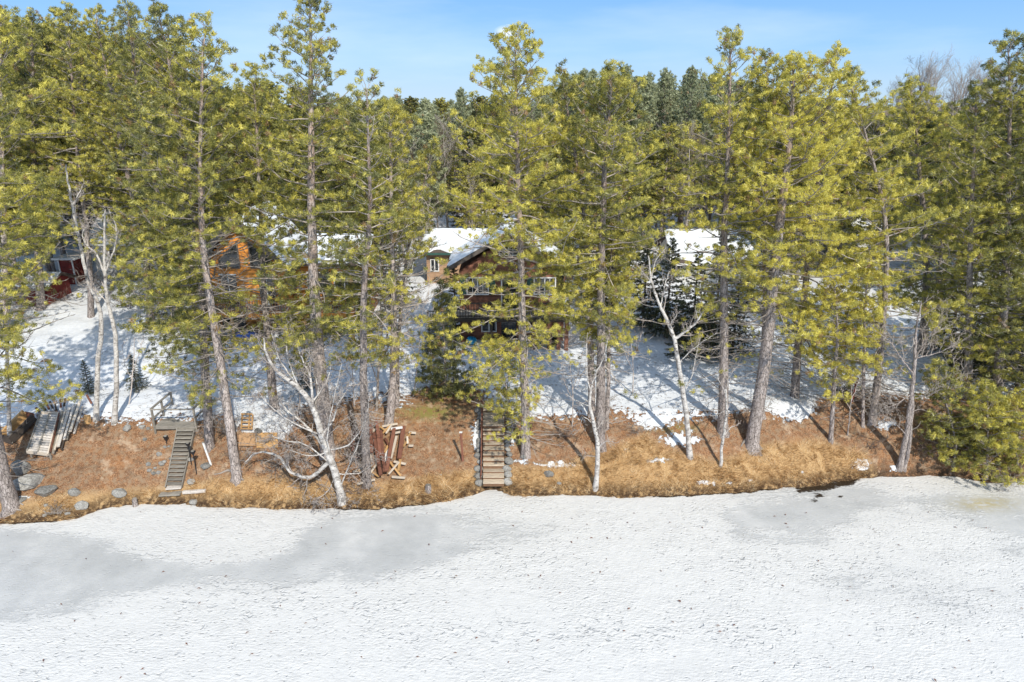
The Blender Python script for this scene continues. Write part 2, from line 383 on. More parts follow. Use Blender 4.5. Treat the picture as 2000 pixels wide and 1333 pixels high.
M['dark_trim'] = simple('grey_brown_fascia', (0.14, 0.12, 0.105), 0.2, 6, 0.8)
M['black'] = simple('black_metal', (0.025, 0.025, 0.028), 0.2, 9, 0.5)
M['blue'] = simple('blue_plastic', (0.05, 0.13, 0.45), 0.1, 3, 0.4)
M['cyan'] = simple('bright_blue_plastic', (0.02, 0.32, 0.62), 0.1, 3, 0.35)
M['yellow'] = simple('yellow_plastic', (0.75, 0.38, 0.02), 0.1, 3, 0.4)
M['cover'] = simple('white_cover', (0.62, 0.62, 0.6), 0.1, 3, 0.7)
M['shingle'] = simple('brown_shingle', (0.11, 0.085, 0.07), 0.3, 8, 0.9)
def glass():
    m, t, o = newmat('window_glass'); b = bsdf(t, o, (0.018, 0.022, 0.025), 0.04, spec=0.9); return m
M['glass'] = glass()
def snow_mat(name='roof_snow'):
    m, t, o = newmat(name); v = geopos(t); n = noise(t, v, 3, 6); n2 = noise(t, v, 25, 4)
    c = ramp(t, n, [(0.3, (0.74, 0.77, 0.81)), (0.6, (0.82, 0.84, 0.86))])
    bsdf(t, o, c, 0.6, math_(t, 'ADD', n, math_(t, 'MULTIPLY', n2, 0.3)), 0.5, 0.05); return m
M['snow'] = snow_mat()
# ------------------------------------------------------------------ ground
def axis(a0, d0, d1, a1, step, grow=1.12):
    c = list(np.arange(d0, d1 + 1e-6, step)); s = step; v = d1
    while v < a1: s = min(s * grow, 25); v += s; c.append(v)
    s = step; v = d0; pre = []
    while v > a0: s = min(s * grow, 25); v -= s; pre.append(v)
    return np.array(pre[::-1] + c)
def grid(xs, ys):
    X, Y = np.meshgrid(xs, ys); nx, ny = len(xs), len(ys)
    i = (np.arange(ny - 1)[:, None] * nx + np.arange(nx - 1)[None]).reshape(-1)
    return X.reshape(-1), Y.reshape(-1), np.stack([i, i + 1, i + nx + 1, i + nx], -1)
def sdist(px, py, poly):
    """signed distance to a polygon, positive inside"""
    poly = np.array(poly, float); n = len(poly); d = np.full(px.shape, 1e9); ins = np.zeros(px.shape, bool)
    for i in range(n):
        a, b = poly[i], poly[(i + 1) % n]; e = b - a; w0 = px - a[0]; w1 = py - a[1]
        t = np.clip((w0 * e[0] + w1 * e[1]) / (e @ e), 0, 1)
        d = np.minimum(d, np.hypot(w0 - t * e[0], w1 - t * e[1]))
        c = ((a[1] <= py) & (b[1] > py)) | ((b[1] <= py) & (a[1] > py))
        ins ^= c & (px < a[0] + (py - a[1]) / (b[1] - a[1] + 1e-12) * e[0])
    return np.where(ins, d, -d)
xs = axis(-420, -27, 27, 420, 0.26); ys = axis(21, 24, 40, 520, 0.19, 1.08)
gx, gy, gf = grid(xs, ys); gz = T(gx, gy)
ppx, ppy, _ = toPX(np.stack([gx, gy, gz], -1)); far = gy > 200
snow_edge = [(-900, 845), (0, 850), (60, 815), (160, 815), (230, 822), (300, 822), (420, 815), (470, 820), (500, 850), (545, 850), (570, 820), (620, 792), (700, 780), (760, 785), (800, 788), (850, 760), (900, 755), (1000, 800), (1060, 808), (1140, 812), (1180, 800), (1300, 805), (1420, 815), (1500, 812), (1560, 806), (1600, 775), (1660, 765), (1750, 775), (1820, 770), (1900, 775), (2000, 780), (3200, 780)]
se = np.array(snow_edge, float)
snow = np.clip((np.interp(ppx, se[:, 0], se[:, 1]) - ppy) / 38 + 0.5, -0.6, 1.6)
patches = [(880, 770, 55, 16, -1.4), (1090, 908, 60, 9, 1.2), (1020, 900, 18, 8, 1.0), (930, 850, 16, 50, 1.0), (1000, 850, 14, 40, 0.9), (1330, 860, 55, 18, 1.1), (1275, 825, 60, 20, 0.7), (1285, 900, 40, 8, 1.0), (1360, 945, 22, 5, 1.2), (1385, 942, 20, 6, 1.1), (1425, 945, 14, 4, 1.1), (1468, 937, 8, 3, 1.2), (1560, 925, 14, 4, 1.3), (1680, 908, 22, 12, 1.7), (1745, 915, 20, 10, 1.1), (1730, 830, 35, 18, 1.0), (1225, 880, 12, 5, 1.0), (1030, 790, 60, 22, 0.8), (860, 925, 10, 4, 1.2), (40, 975, 26, 6, 1.2), (90, 960, 30, 12, 1.0), (520, 830, 45, 26, 1.4), (1560, 805, 40, 20, 0.8), (830, 775, 60, 10, -0.6), (1840, 665, 36, 8, -1.2), (90, 705, 14, 5, -2.0), (180, 765, 30, 9, -1.2), (480, 655, 55, 14, -1.4), (1470, 815, 45, 16, -0.8), (760, 765, 25, 10, -0.5), (600, 790, 60, 20, -0.4), (1560, 940, 40, 4, 0.3)]
for cx, cy, rx, ry, k in patches:
    snow += k * (1.55 if k > 0 else 1.0) * np.exp(-(((ppx - cx) / rx) ** 2 + ((ppy - cy) / ry) ** 2) * 1.2) * (ppx * 0 + 1)
s_, _, _ = shore_s(gx, gy)
grass_top = np.array([(-900, 960), (0, 985), (150, 965), (300, 955), (460, 935), (560, 935), (700, 950), (800, 940), (900, 925), (1000, 915), (1100, 912), (1190, 880), (1260, 850), (1300, 880), (1400, 905), (1500, 870), (1600, 862), (1690, 890), (1720, 940), (3000, 960)], float)
grassm = np.clip((ppy - np.interp(ppx, grass_top[:, 0], grass_top[:, 1])) / 22 + 0.5, 0, 1)
moss = 1.1 * np.exp(-(((ppx - 840) / 60) ** 2 + ((ppy - 805) / 14) ** 2)) + 0.9 * np.exp(-(((ppx - 1320) / 40) ** 2 + ((ppy - 835) / 10) ** 2))
wet = np.clip(1.25 - np.abs(s_) * 9, 0, 1)
wood = np.clip((gy - 60) / 22, 0, 1)
def ground_mat():
    m, t, o = newmat('ground_cover'); v = geopos(t)
    big = noise(t, v, 0.9, 5, 0.6); mid = noise(t, v, 4.5, 6, 0.65); fine = noise(t, v, 26, 5, 0.7); tiny = noise(t, v, 70, 3, 0.7)
    lit = ramp(t, fine, [(0.36, (0.05, 0.028, 0.018)), (0.47, (0.21, 0.105, 0.055)), (0.57, (0.42, 0.225, 0.115)), (0.70, (0.72, 0.51, 0.33))])
    lit = mixc(t, mrange(t, mid, 0.42, 0.62), lit, mixc(t, tiny, (0.10, 0.065, 0.04), (0.52, 0.36, 0.23)))
    lit = mixc(t, mrange(t, big, 0.52, 0.7, 0, 0.5), lit, (0.40, 0.19, 0.08))
    lit = mixc(t, mrange(t, noise(t, v, 1.7, 6, 0.7), 0.54, 0.64, 0, 0.55), lit, (0.55, 0.42, 0.30))
    lit = mixc(t, mrange(t, noise(t, v, 2.6, 6, 0.75), 0.5, 0.62, 0, 0.5), lit, (0.115, 0.06, 0.035))
    lit = mixc(t, mrange(t, tiny, 0.68, 0.76, 0, 0.8), lit, (0.62, 0.54, 0.44))
    gr = ramp(t, fine, [(0.3, (0.30, 0.17, 0.075)), (0.6, (0.60, 0.41, 0.21))])
    col = mixc(t, attr(t, 'grass'), lit, gr)
    col = mixc(t, math_(t, 'MULTIPLY', attr(t, 'moss'), mrange(t, mid, 0.35, 0.6), True), col, (0.22, 0.20, 0.05))
    col = mixc(t, math_(t, 'MULTIPLY', attr(t, 'wet'), mrange(t, mid, 0.3, 0.55), True), col, (0.06, 0.035, 0.02))
    sn = math_(t, 'ADD', attr(t, 'snow'), math_(t, 'ADD', math_(t, 'MULTIPLY', math_(t, 'SUBTRACT', mid, 0.5), 2.9), math_(t, 'MULTIPLY', math_(t, 'SUBTRACT', fine, 0.5), 0.9)))
    sf = mrange(t, sn, 0.46, 0.56)
    scol = ramp(t, mid, [(0.3, (0.68, 0.705, 0.745)), (0.65, (0.77, 0.785, 0.81))])
    deb = math_(t, 'MULTIPLY', mrange(t, tiny, 0.66, 0.72), mrange(t, big, 0.42, 0.6)); scol = mixc(t, math_(t, 'MULTIPLY', deb, 0.7), scol, (0.25, 0.19, 0.14))
    col = mixc(t, sf, col, scol)
    h = math_(t, 'ADD', math_(t, 'MULTIPLY', sf, 0.8), math_(t, 'ADD', math_(t, 'MULTIPLY', mid, 0.9), math_(t, 'MULTIPLY', fine, 0.35)))
    bsdf(t, o, col, 0.85, h, 0.75, 0.09, spec=0.2); return m
snow = snow - wood * 1.6
gm_ = mesh_np('ground', np.stack([gx, gy, gz], -1), gf, ground_mat(), 4, True, dict(snow=snow, grass=grassm, moss=moss, wet=wet))
prop(link('ground', gm_), kind='structure')

# ------------------------------------------------------------------ frozen lake
xs = axis(-420, -26, 26, 420, 0.22, 1.15); ys = axis(-300, 13, 30.5, 45, 0.2, 1.15)
ix, iy, jf = grid(xs, ys); s_, Ys, _ = shore_s(ix, iy)
iz = 0.0 + (fbm(ix * 0.35, iy * 0.5, 3, 5) - 0.5) * 0.05
ppx, ppy, _ = toPX(np.stack([ix, np.maximum(iy, 1), iz], -1))
behind = iy < 13
def soft(poly, w, k):
    return k * np.clip(sdist(ppx, ppy, poly) / w + 0.5, 0, 1)
melt = np.zeros_like(ix)
melt = np.maximum(melt, soft([(-400, 1030), (0, 1030), (130, 1035), (230, 1062), (350, 1095), (480, 1088), (560, 1062), (600, 1020), (650, 998), (740, 990), (830, 988), (900, 1008), (1000, 1022), (1080, 1035), (1065, 1048), (930, 1072), (850, 1112), (720, 1142), (660, 1122), (560, 1150), (430, 1140), (300, 1160), (200, 1180), (100, 1200), (-400, 1240)], 60, 1.0))
melt = np.maximum(melt, soft([(1430, 962), (1560, 948), (1690, 936), (1760, 960), (1850, 945), (2000, 950), (2600, 950), (2600, 1100), (1980, 1075), (1900, 1030), (1780, 1000), (1700, 1012), (1600, 1070), (1440, 1052), (1400, 1000)], 70, 0.85))
melt = np.maximum(melt, soft([(1500, 1090), (1750, 1070), (2000, 1110), (2600, 1150), (2600, 1240), (1900, 1230), (1650, 1215)], 140, 0.48))
melt = np.maximum(melt, soft([(560, 1180), (760, 1150), (900, 1180), (800, 1230), (600, 1250)], 120, 0.22))
melt = np.where(behind, 0.3 * fbm(ix * 0.06, iy * 0.06, 3, 40), melt)
stain = np.exp(-(((ppx - 1922) / 60) ** 2 + ((ppy - 984) / 14) ** 2)) * ~behind
dents = np.zeros_like(ix)
for cx, cy, rx, ry, k in [(1250, 1235, 700, 28, 1.0), (500, 1170, 420, 60, 0.8), (800, 1110, 240, 45, 0.7), (1650, 1100, 400, 90, 0.6), (1000, 1090, 200, 30, 0.6), (1500, 1040, 300, 40, 0.5), (300, 1300, 500, 40, 0.3)]:
    dents = np.maximum(dents, k * np.exp(-(((ppx - cx) / rx) ** 2 + ((ppy - cy) / ry) ** 2)))
dents = np.where(behind, 0.4, dents)
sh_d = (Ys - iy); band = np.zeros_like(ix)
for a, b, w in [(640, 870, 0.16), (1200, 1260, 0.1), (1260, 1540, 0.16), (1540, 1690, 0.55), (0, 130, 0.15)]:
    inx = np.clip((ppx - a) / 30, 0, 1) * np.clip((b - ppx) / 30, 0, 1)
    band = np.maximum(band, inx * np.clip(1.5 - np.maximum(sh_d, 0) / w, 0, 1.5))
# dark thawed spots near the right bank
for cx, cy, rx, ry in [(1600, 968, 14, 6), (1583, 955, 22, 5), (1590, 978, 12, 4), (1552, 972, 6, 3), (1560, 960, 10, 4), (1620, 952, 25, 6), (1640, 970, 9, 3)]:
    band = np.maximum(band, 0.95 * np.exp(-(((ppx - cx) / rx) ** 2 + ((ppy - cy) / ry) ** 2)))
def ice_mat():
    m, t, o = newmat('lake_ice_and_snow'); v = geopos(t)
    big = noise(t, v, 0.55, 5, 0.6); mid = noise(t, v, 3.2, 5, 0.6, (0.8, 1.25, 1)); fine = noise(t, v, 8.5, 3, 0.55, (0.75, 1.35, 1)); tiny = noise(t, v, 45, 3)
    vo = t.nodes.new('ShaderNodeTexVoronoi'); vo.inputs['Scale'].default_value = 4.6; vo.inputs['Randomness'].default_value = 1.0
    wp = t.nodes.new('ShaderNodeVectorMath'); wp.operation = 'ADD'
    nn = t.nodes.new('ShaderNodeTexNoise'); nn.inputs['Scale'].default_value = 2.5; t.links.new(v, nn.inputs['Vector'])
    sc = t.nodes.new('ShaderNodeVectorMath'); sc.operation = 'SCALE'; sc.inputs['Scale'].default_value = 0.5; t.links.new(nn.outputs['Color'], sc.inputs[0])
    t.links.new(v, wp.inputs[0]); t.links.new(sc.outputs[0], wp.inputs[1])
    mp_ = t.nodes.new('ShaderNodeMapping'); mp_.inputs['Scale'].default_value = (0.75, 1.5, 0.0); mp_.inputs['Rotation'].default_value = (0, 0, 0.25); t.links.new(wp.outputs[0], mp_.inputs[0]); t.links.new(mp_.outputs[0], vo.inputs['Vector'])
    keep = t.nodes.new('ShaderNodeSeparateColor'); t.links.new(vo.outputs['Color'], keep.inputs[0])
    size = math_(t, 'MULTIPLY', mrange(t, math_(t, 'ADD', keep.outputs[0], math_(t, 'MULTIPLY', math_(t, 'SUBTRACT', attr(t, 'dents'), 0.5), 0.75)), 0.4, 1.2), 0.5)
    dn = t.nodes.new('ShaderNodeMath'); dn.operation = 'DIVIDE'; t.links.new(vo.outputs['Distance'], dn.inputs[0]); t.links.new(math_(t, 'ADD', size, 0.001), dn.inputs[1])
    hole = mrange(t, dn.outputs[0], 0.55, 1.0, 1.0, 0.0)
    me = math_(t, 'ADD', attr(t, 'melt'), math_(t, 'ADD', math_(t, 'MULTIPLY', math_(t, 'SUBTRACT', noise(t, v, 0.8, 6, 0.65, (0.35, 1.0, 1)), 0.5), 1.5), math_(t, 'ADD', math_(t, 'MULTIPLY', math_(t, 'SUBTRACT', mid, 0.5), 0.9), math_(t, 'MULTIPLY', math_(t, 'SUBTRACT', fine, 0.5), 0.9))))
    mf = mrange(t, me, 0.30, 0.85)
    sn = ramp(t, mid, [(0.3, (0.655, 0.648, 0.635)), (0.65, (0.73, 0.718, 0.70))])
    sn = mixc(t, math_(t, 'MULTIPLY', hole, 0.55), sn, (0.56, 0.565, 0.57))
    ic = ramp(t, big, [(0.35, (0.455, 0.46, 0.46)), (0.55, (0.54, 0.542, 0.54)), (0.7, (0.63, 0.625, 0.615))])
    ic = mixc(t, mrange(t, tiny, 0.6, 0.7, 0, 0.35), ic, (0.72, 0.73, 0.74))
    col = mixc(t, mf, sn, ic)
    col = mixc(t, math_(t, 'MULTIPLY', math_(t, 'MULTIPLY', attr(t, 'stain'), mrange(t, mid, 0.3, 0.6)), 0.75, True), col, (0.45, 0.36, 0.14))
    wf = mrange(t, math_(t, 'ADD', attr(t, 'water'), math_(t, 'MULTIPLY', math_(t, 'SUBTRACT', fine, 0.5), 1.0)), 0.45, 0.75)
    col = mixc(t, wf, col, (0.035, 0.026, 0.018))
    vo2 = t.nodes.new('ShaderNodeTexVoronoi'); vo2.inputs['Scale'].default_value = 6.5
    mp2 = t.nodes.new('ShaderNodeMapping'); mp2.inputs['Scale'].default_value = (0.8, 1.35, 0.0); mp2.inputs['Rotation'].default_value = (0, 0, -0.3); t.links.new(wp.outputs[0], mp2.inputs[0]); t.links.new(mp2.outputs[0], vo2.inputs['Vector'])
    k2 = t.nodes.new('ShaderNodeSeparateColor'); t.links.new(vo2.outputs['Color'], k2.inputs[0])
    hole2 = math_(t, 'MULTIPLY', mrange(t, vo2.outputs['Distance'], 0.1, 0.42, 1.0, 0.0), mrange(t, math_(t, 'ADD', k2.outputs[0], math_(t, 'ADD', math_(t, 'MULTIPLY', attr(t, 'dents'), 0.45), math_(t, 'MULTIPLY', math_(t, 'SUBTRACT', noise(t, v, 0.35, 3), 0.5), 1.2))), 0.55, 0.95))
    hole = math_(t, 'MAXIMUM', hole, math_(t, 'MULTIPLY', hole2, 0.7))
    col = mixc(t, math_(t, 'MULTIPLY', math_(t, 'MULTIPLY', hole2, 0.28), math_(t, 'SUBTRACT', 1.0, math_(t, 'MULTIPLY', mf, 0.8))), col, (0.42, 0.425, 0.43))
    h = math_(t, 'ADD', math_(t, 'MULTIPLY', fine, 0.46), math_(t, 'ADD', math_(t, 'MULTIPLY', mid, 0.25), math_(t, 'MULTIPLY', hole, -0.4)))
    h = math_(t, 'MULTIPLY', h, math_(t, 'MULTIPLY', mrange(t, mf, 0, 1, 1.0, 0.25), mrange(t, noise(t, v, 0.28, 3, 0.6), 0.35, 0.65, 0.45, 1.15)))
    r = mixc(t, wf, mixc(t, mf, (0.6, 0.6, 0.6), (0.42, 0.42, 0.42)), (0.08, 0.08, 0.08))
    bsdf(t, o, col, r, h, 0.9, 0.11, spec=0.25); return m
im = mesh_np('lake_ice', np.stack([ix, iy, iz], -1), jf, ice_mat(), 4, True, dict(melt=melt, stain=stain, dents=dents, water=band))
prop(link('lake_ice', im), kind='structure')

# ------------------------------------------------------------------ grass, litter and leaves (uncountable)
def blades(n, ylo, yhi, mask, ln, wd, lean, tint, rng, down=0.0):
    px = rng.uniform(-60, 2060, n * 3); py = rng.uniform(ylo, yhi, n * 3)
    # positions on the slope found through a fine table
    x = rng.uniform(-27, 27, n * 4); y = rng.uniform(24.5, 36, n * 4); z = T(x, y)
    a, b, _ = toPX(np.stack([x, y, z], -1)); s, _, _ = shore_s(x, y)
    k = mask(a, b, s) > rng.random(len(x)); x, y, z = x[k][:n], y[k][:n], z[k][:n]; n = len(x)
    # clumped lean direction
    th = (fbm(x * 1.3, y * 1.3, 2, 77) * 14) + rng.normal(0, 0.7, n)
    L = ln * rng.uniform(0.5, 1.2, n) * (0.5 + fbm(x * 0.9, y * 0.9, 2, 55))
    le = lean * rng.uniform(0.4, 1.3, n)
    d1 = np.stack([np.cos(th) * le * 0.5, np.sin(th) * le * 0.5 - down * 0.4, np.ones(n)], -1); d1 /= np.linalg.norm(d1, axis=1)[:, None]
    d2 = np.stack([np.cos(th) * le * 1.3, np.sin(th) * le * 1.3 - down, np.full(n, 0.25)], -1); d2 /= np.linalg.norm(d2, axis=1)[:, None]
    p0 = np.stack([x, y, z - 0.02], -1); p1 = p0 + d1 * L[:, None] * 0.5; p2 = p1 + d2 * L[:, None] * 0.6
    ph = rng.uniform(0, 6.28, n); w = np.stack([np.cos(ph), np.sin(ph), 0 * ph], -1) * (wd * rng.uniform(0.6, 1.3, n))[:, None]
    v = np.stack([p0 - w, p0 + w, p2], 1).reshape(-1, 3)
    f = np.arange(3 * n).reshape(-1, 3)
    return v, f, np.repeat(np.clip(tint + (fbm(x * 2.5, y * 2.5, 2, 91) - 0.5) * 0.9 + rng.normal(0, 0.3, n), 0, 1), 3)
def straw_mat():
    m, t, o = newmat('dry_grass'); c = ramp(t, attr(t, 'tint'), [(0.0, (0.20, 0.10, 0.045)), (0.45, (0.52, 0.31, 0.135)), (0.75, (0.76, 0.53, 0.27)), (1.0, (0.88, 0.70, 0.45))])
    d = t.nodes.new('ShaderNodeBsdfDiffuse'); tr = t.nodes.new('ShaderNodeBsdfTranslucent'); t.links.new(c, d.inputs[0]); t.links.new(c, tr.inputs[0])
    a = t.nodes.new('ShaderNodeMixShader'); a.inputs[0].default_value = 0.25; t.links.new(d.outputs[0], a.inputs[1]); t.links.new(tr.outputs[0], a.inputs[2]); t.links.new(a.outputs[0], o.inputs[0]); return m
SM = straw_mat(); rg = np.random.default_rng(5)
def gmask(a, b, s):
    g = np.clip((b - np.interp(a, grass_top[:, 0], grass_top[:, 1])) / 16 + 0.5, 0, 1) * (s > -0.01)
    left = np.where(a < 480, 0.8 * (fbm(a / 60, b / 25, 2, 3) > 0.5), 1.0)
    stair = np.where((np.abs(a - 964) < 24), 0.0, 1.0) * np.where((np.abs(a - 345) < 26) & (b < 985), 0.1, 1.0)
    hole = np.clip(1.4 - 1.6 * np.exp(-(((a - 650) / 110) ** 2)), 0.25, 1)
    return g * left * stair * hole * np.where(a > 1700, 0.15, 1)
v, f, ti = blades(135000, 850, 1000, gmask, 0.30, 0.012, 1.3, 0.6, rg, 0.45)
prop(link('dry_grass', mesh_np('dry_grass', v, f, SM, 3, False, dict(tint=ti))), 'tan dry marsh grass hanging over the shore bank', 'grass', kind='stuff')
prop(bpy.data.objects['dry_grass'])
def emask(a, b, s):
    return (s > -0.03) * (s < 0.13) * np.where(np.abs(a - 964) < 22, 0.0, 1.0) * np.where(a > 1700, 0.3, 1) * (0.5 + fbm(a / 30, b / 20, 2, 13))
ev, ef, eti = blades(50000, 850, 1000, emask, 0.22, 0.010, 0.9, 0.58, rg, 1.1)
prop(link('shore_grass', mesh_np('shore_grass', ev, ef, SM, 3, False, dict(tint=eti))), 'straw coloured grass fringe drooping onto the ice edge', 'grass', kind='stuff')
def lmask(a, b, s):
    sn = (np.interp(a, se[:, 0], se[:, 1]) - b) / 26 + 0.5
    return np.clip(1 - sn, 0, 1) * (s > 0.02) * (s < 1.4) * 0.8 * (fbm(a / 30, b / 12, 2, 8)) * np.where((np.abs(a - 964) < 24), 0.0, 1.0)
v, f, ti = blades(40000, 800, 1000, lmask, 0.13, 0.010, 3.2, 0.33, rg)
prop(link('fallen_litter', mesh_np('fallen_litter', v, f, SM, 3, False, dict(tint=ti))), 'rust brown pine needle litter covering the bank', 'leaf litter', kind='stuff')
def smask(a, b, s):
    return np.clip((np.interp(a, se[:, 0], se[:, 1]) - b) / 26, 0, 1) * (0.2 + 0.8 * (fbm(a / 50, b / 25, 2, 18) > 0.5))
def snow_blades(n, rng):
    x = rng.uniform(-24, 24, n * 3); y = rng.uniform(28, 44, n * 3); z = T(x, y); a, b, _ = toPX(np.stack([x, y, z], -1)); k = smask(a, b, 0) > rng.random(len(x)); x, y, z = x[k][:n], y[k][:n], z[k][:n]; n = len(x)
    th = rng.uniform(0, 6.28, n); L = 0.05 + 0.16 * rng.random(n) ** 3; u = np.stack([np.cos(th), np.sin(th), 0.15 * rng.random(n)], -1) * L[:, None]; w = np.stack([-np.sin(th), np.cos(th), 0 * th], -1) * 0.013; p = np.stack([x, y, z + 0.02], -1)
    v = np.stack([p - u - w, p - u + w, p + u], 1).reshape(-1, 3); return v, np.arange(3 * n).reshape(-1, 3)
v, f = snow_blades(9000, rg)
prop(link('fallen_twigs', mesh_np('fallen_twigs', v, f, M['brown_twig'], 3)), 'dark twigs and bark bits littering the snowy lawn', 'twigs', kind='stuff')
# curled leaves blown over the ice
n = 130; lp = rg.uniform(0, 2000, n); lq = 1000 + 333 * rg.random(n) ** 1.3
vv = []; ff = []
for i in range(n):
    c = P(lp[i], lq[i], 0.03); s, _, _ = shore_s(np.array([c.x]), np.array([c.y]))
    if s[0] > -0.1: continue
    a = rg.uniform(0, 6.28); L = rg.uniform(0.03, 0.085); u = Vector((math.cos(a), math.sin(a), 0)) * L; w = Vector((-math.sin(a), math.cos(a), 0)) * L * 0.35; k = len(vv)
    vv += [c - u, c - w + Vector((0, 0, 0.03)), c + u, c + w + Vector((0, 0, 0.02))]; ff += [(k, k + 1, k + 2), (k, k + 2, k + 3)]
prop(link('blown_leaves', mesh_np('blown_leaves', np.array([list(q) for q in vv]), np.array(ff), M['brown_wood'], 3)), 'small brown leaves scattered over the snowy ice', 'leaves', kind='stuff')
# ------------------------------------------------------------------ trees
STAT = {}; TREES = {}
class Tree:
    """collects trunk tubes, sticks and needle tufts in coordinates relative to the base"""
    def __init__(s, rng): s.rng = rng; s.tubes = []; s.s0 = []; s.s1 = []; s.r0 = []; s.r1 = []; s.tp = []; s.td = []; s.ts = []; s.tt = []
    def stick(s, a, b, ra, rb): s.s0.append(a); s.s1.append(b); s.r0.append(ra); s.r1.append(rb)
    def tuft(s, p, d, size, tint=0.0): s.tp.append(p); s.td.append(d); s.ts.append(size); s.tt.append(tint)
def v3(x, y, z): return np.array((x, y, z), float)
def nrm(v): return v / (math.sqrt(v[0] * v[0] + v[1] * v[1] + v[2] * v[2]) + 1e-9)
def needles_mesh(name, tr, mat, K, ln, wd, shoot, tint0, base=None, clear=None, fwd=(-0.05, 0.95), tvar=0.27, scal=0.38):
    p = np.array(tr.tp); d = np.array(tr.td); sz = np.array(tr.ts); tt = np.array(tr.tt); rng = tr.rng
    d /= np.linalg.norm(d, axis=1)[:, None] + 1e-9
    if clear is not None:
        a, b, zc = toPX(p + np.array(base[:])[None]); keep = np.ones(len(p))
        for cx, cy, rx, ry, k in clear:
            e = ((a - cx) / rx) ** 2 + ((b - cy) / ry) ** 2
            keep = np.where(e < 1, np.minimum(keep, k), keep)
        ok = rng.random(len(p)) < keep; p, d, sz, tt = p[ok], d[ok], sz[ok], tt[ok]
    n = len(p)
    ti = tint0 + tt + rng.normal(0, tvar, n); ti = np.where(rng.random(n) < 0.025, 2.0, ti)
    r = rng.normal(size=(n, K, 3)); dd = np.repeat(d[:, None], K, 1)
    r -= (r * dd).sum(-1, keepdims=True) * dd; r /= np.linalg.norm(r, axis=2)[:, :, None] + 1e-9
    u = rng.uniform(-0.6, 0.5, (n, K, 1)); S = sz[:, None, None]
    ns_ = int(K * scal); o_ = dd * rng.uniform(-0.35, 1.1, (n, K, 1)) + r; o_ /= np.linalg.norm(o_, axis=2)[:, :, None]
    nd = dd * rng.uniform(fwd[0], fwd[1], (n, K, 1)) + r; nd /= np.linalg.norm(nd, axis=2)[:, :, None]
    b = p[:, None] + dd * u * shoot * S; tip = b + nd * ln * S * rng.uniform(0.75, 1.1, (n, K, 1))
    w = np.cross(nd, rng.normal(size=(n, K, 3))); w /= np.linalg.norm(w, axis=2)[:, :, None] + 1e-9; w *= wd * S * 0.5
    if ns_:      # outer needles lying over the rounded tuft
        o2 = o_[:, :ns_]; tg = rng.normal(size=o2.shape) + dd[:, :ns_] * 0.6; tg -= (tg * o2).sum(-1, keepdims=True) * o2; tg /= np.linalg.norm(tg, axis=2)[:, :, None] + 1e-9
        nd2 = tg + o2 * rng.uniform(0.1, 0.6, (n, ns_, 1)); nd2 /= np.linalg.norm(nd2, axis=2)[:, :, None]; c2 = p[:, None] + o2 * ln * 0.55 * S
        b[:, :ns_] = c2 - nd2 * ln * 0.4 * S; tip[:, :ns_] = c2 + nd2 * ln * 0.62 * S * rng.uniform(0.7, 1.2, (n, ns_, 1))
        w2 = np.cross(nd2, o2); w2 /= np.linalg.norm(w2, axis=2)[:, :, None] + 1e-9; w[:, :ns_] = w2 * wd * 1.15 * S
    v = np.stack([b + w, b - w, tip], 2).reshape(-1, 3)
    pf = tip - p[:, None]; pf /= np.linalg.norm(pf, axis=2)[:, :, None] + 1e-9; pf = np.repeat(pf.reshape(-1, 3), 3, 0)
    q = np.arange(n * K)[:, None] * 3
    f = np.concatenate([q + 0, q + 1, q + 2], 1)
    STAT[name] = STAT.get(name, 0) + len(f)
    return mesh_np(name, v, f, mat, 3, False, dict(tint=np.repeat(ti, K * 3), puff=pf))
def sticks_mesh(name, tr, mat, extra=()):
    parts = [segs_np(tr.s0, tr.s1, tr.r0, tr.r1)] if tr.s0 else []
    v, f = join_np(parts + list(extra)); STAT['st'] = STAT.get('st', 0) + len(f); return mesh_np(name, v, f, mat, 3, True)
def smooth_path(pts, n):
    pts = np.array(pts, float); k = len(pts); t = np.linspace(0, k - 1, n); out = np.zeros((n, 3))
    for j, x in enumerate(t):
        i = min(int(x), k - 2); u = x - i
        p0, p1, p2, p3 = pts[max(i - 1, 0)], pts[i], pts[i + 1], pts[min(i + 2, k - 1)]
        out[j] = 0.5 * (2 * p1 + (p2 - p0) * u + (2 * p0 - 5 * p1 + 4 * p2 - p3) * u * u + (3 * p1 - p0 - 3 * p2 + p3) * u ** 3)
    return out
def trunk_mesh(name, path, r0, mat, rng, sides=10, flare=0.55, taper=0.97, rtop=0.012):
    n = len(path); h = np.linspace(0, 1, n); H = np.linalg.norm(path[-1] - path[0])
    rad = r0 * ((1 - h) ** 0.85 * taper + 0.03) + rtop * h
    z = h * H
    ph = rng.uniform(0, 6.28); 
    fl = lambda a, i: 1 + (flare * np.exp(-z[:, None] / 0.28)) * (1 + 0.65 * np.cos(a * 4 + ph)[None]) 
    v, f = tube_np(path, rad, sides, 0.05, rng, fl)
    return v, f, rad
def trunk_path(path, extra_low=0.35):
    p = path.copy(); d = p[1] - p[0]; d[2] = abs(d[2]) + 1e-6
    low = p[0] - nrm(d) * extra_low
    # finer rings near the foot
    t = [0.0, 0.12, 0.28, 0.5, 0.8]
    foot = [p[0] + nrm(d) * x for x in t if x < np.linalg.norm(p[1] - p[0]) * 0.9]
    return np.array([low] + foot + list(p[1:]))
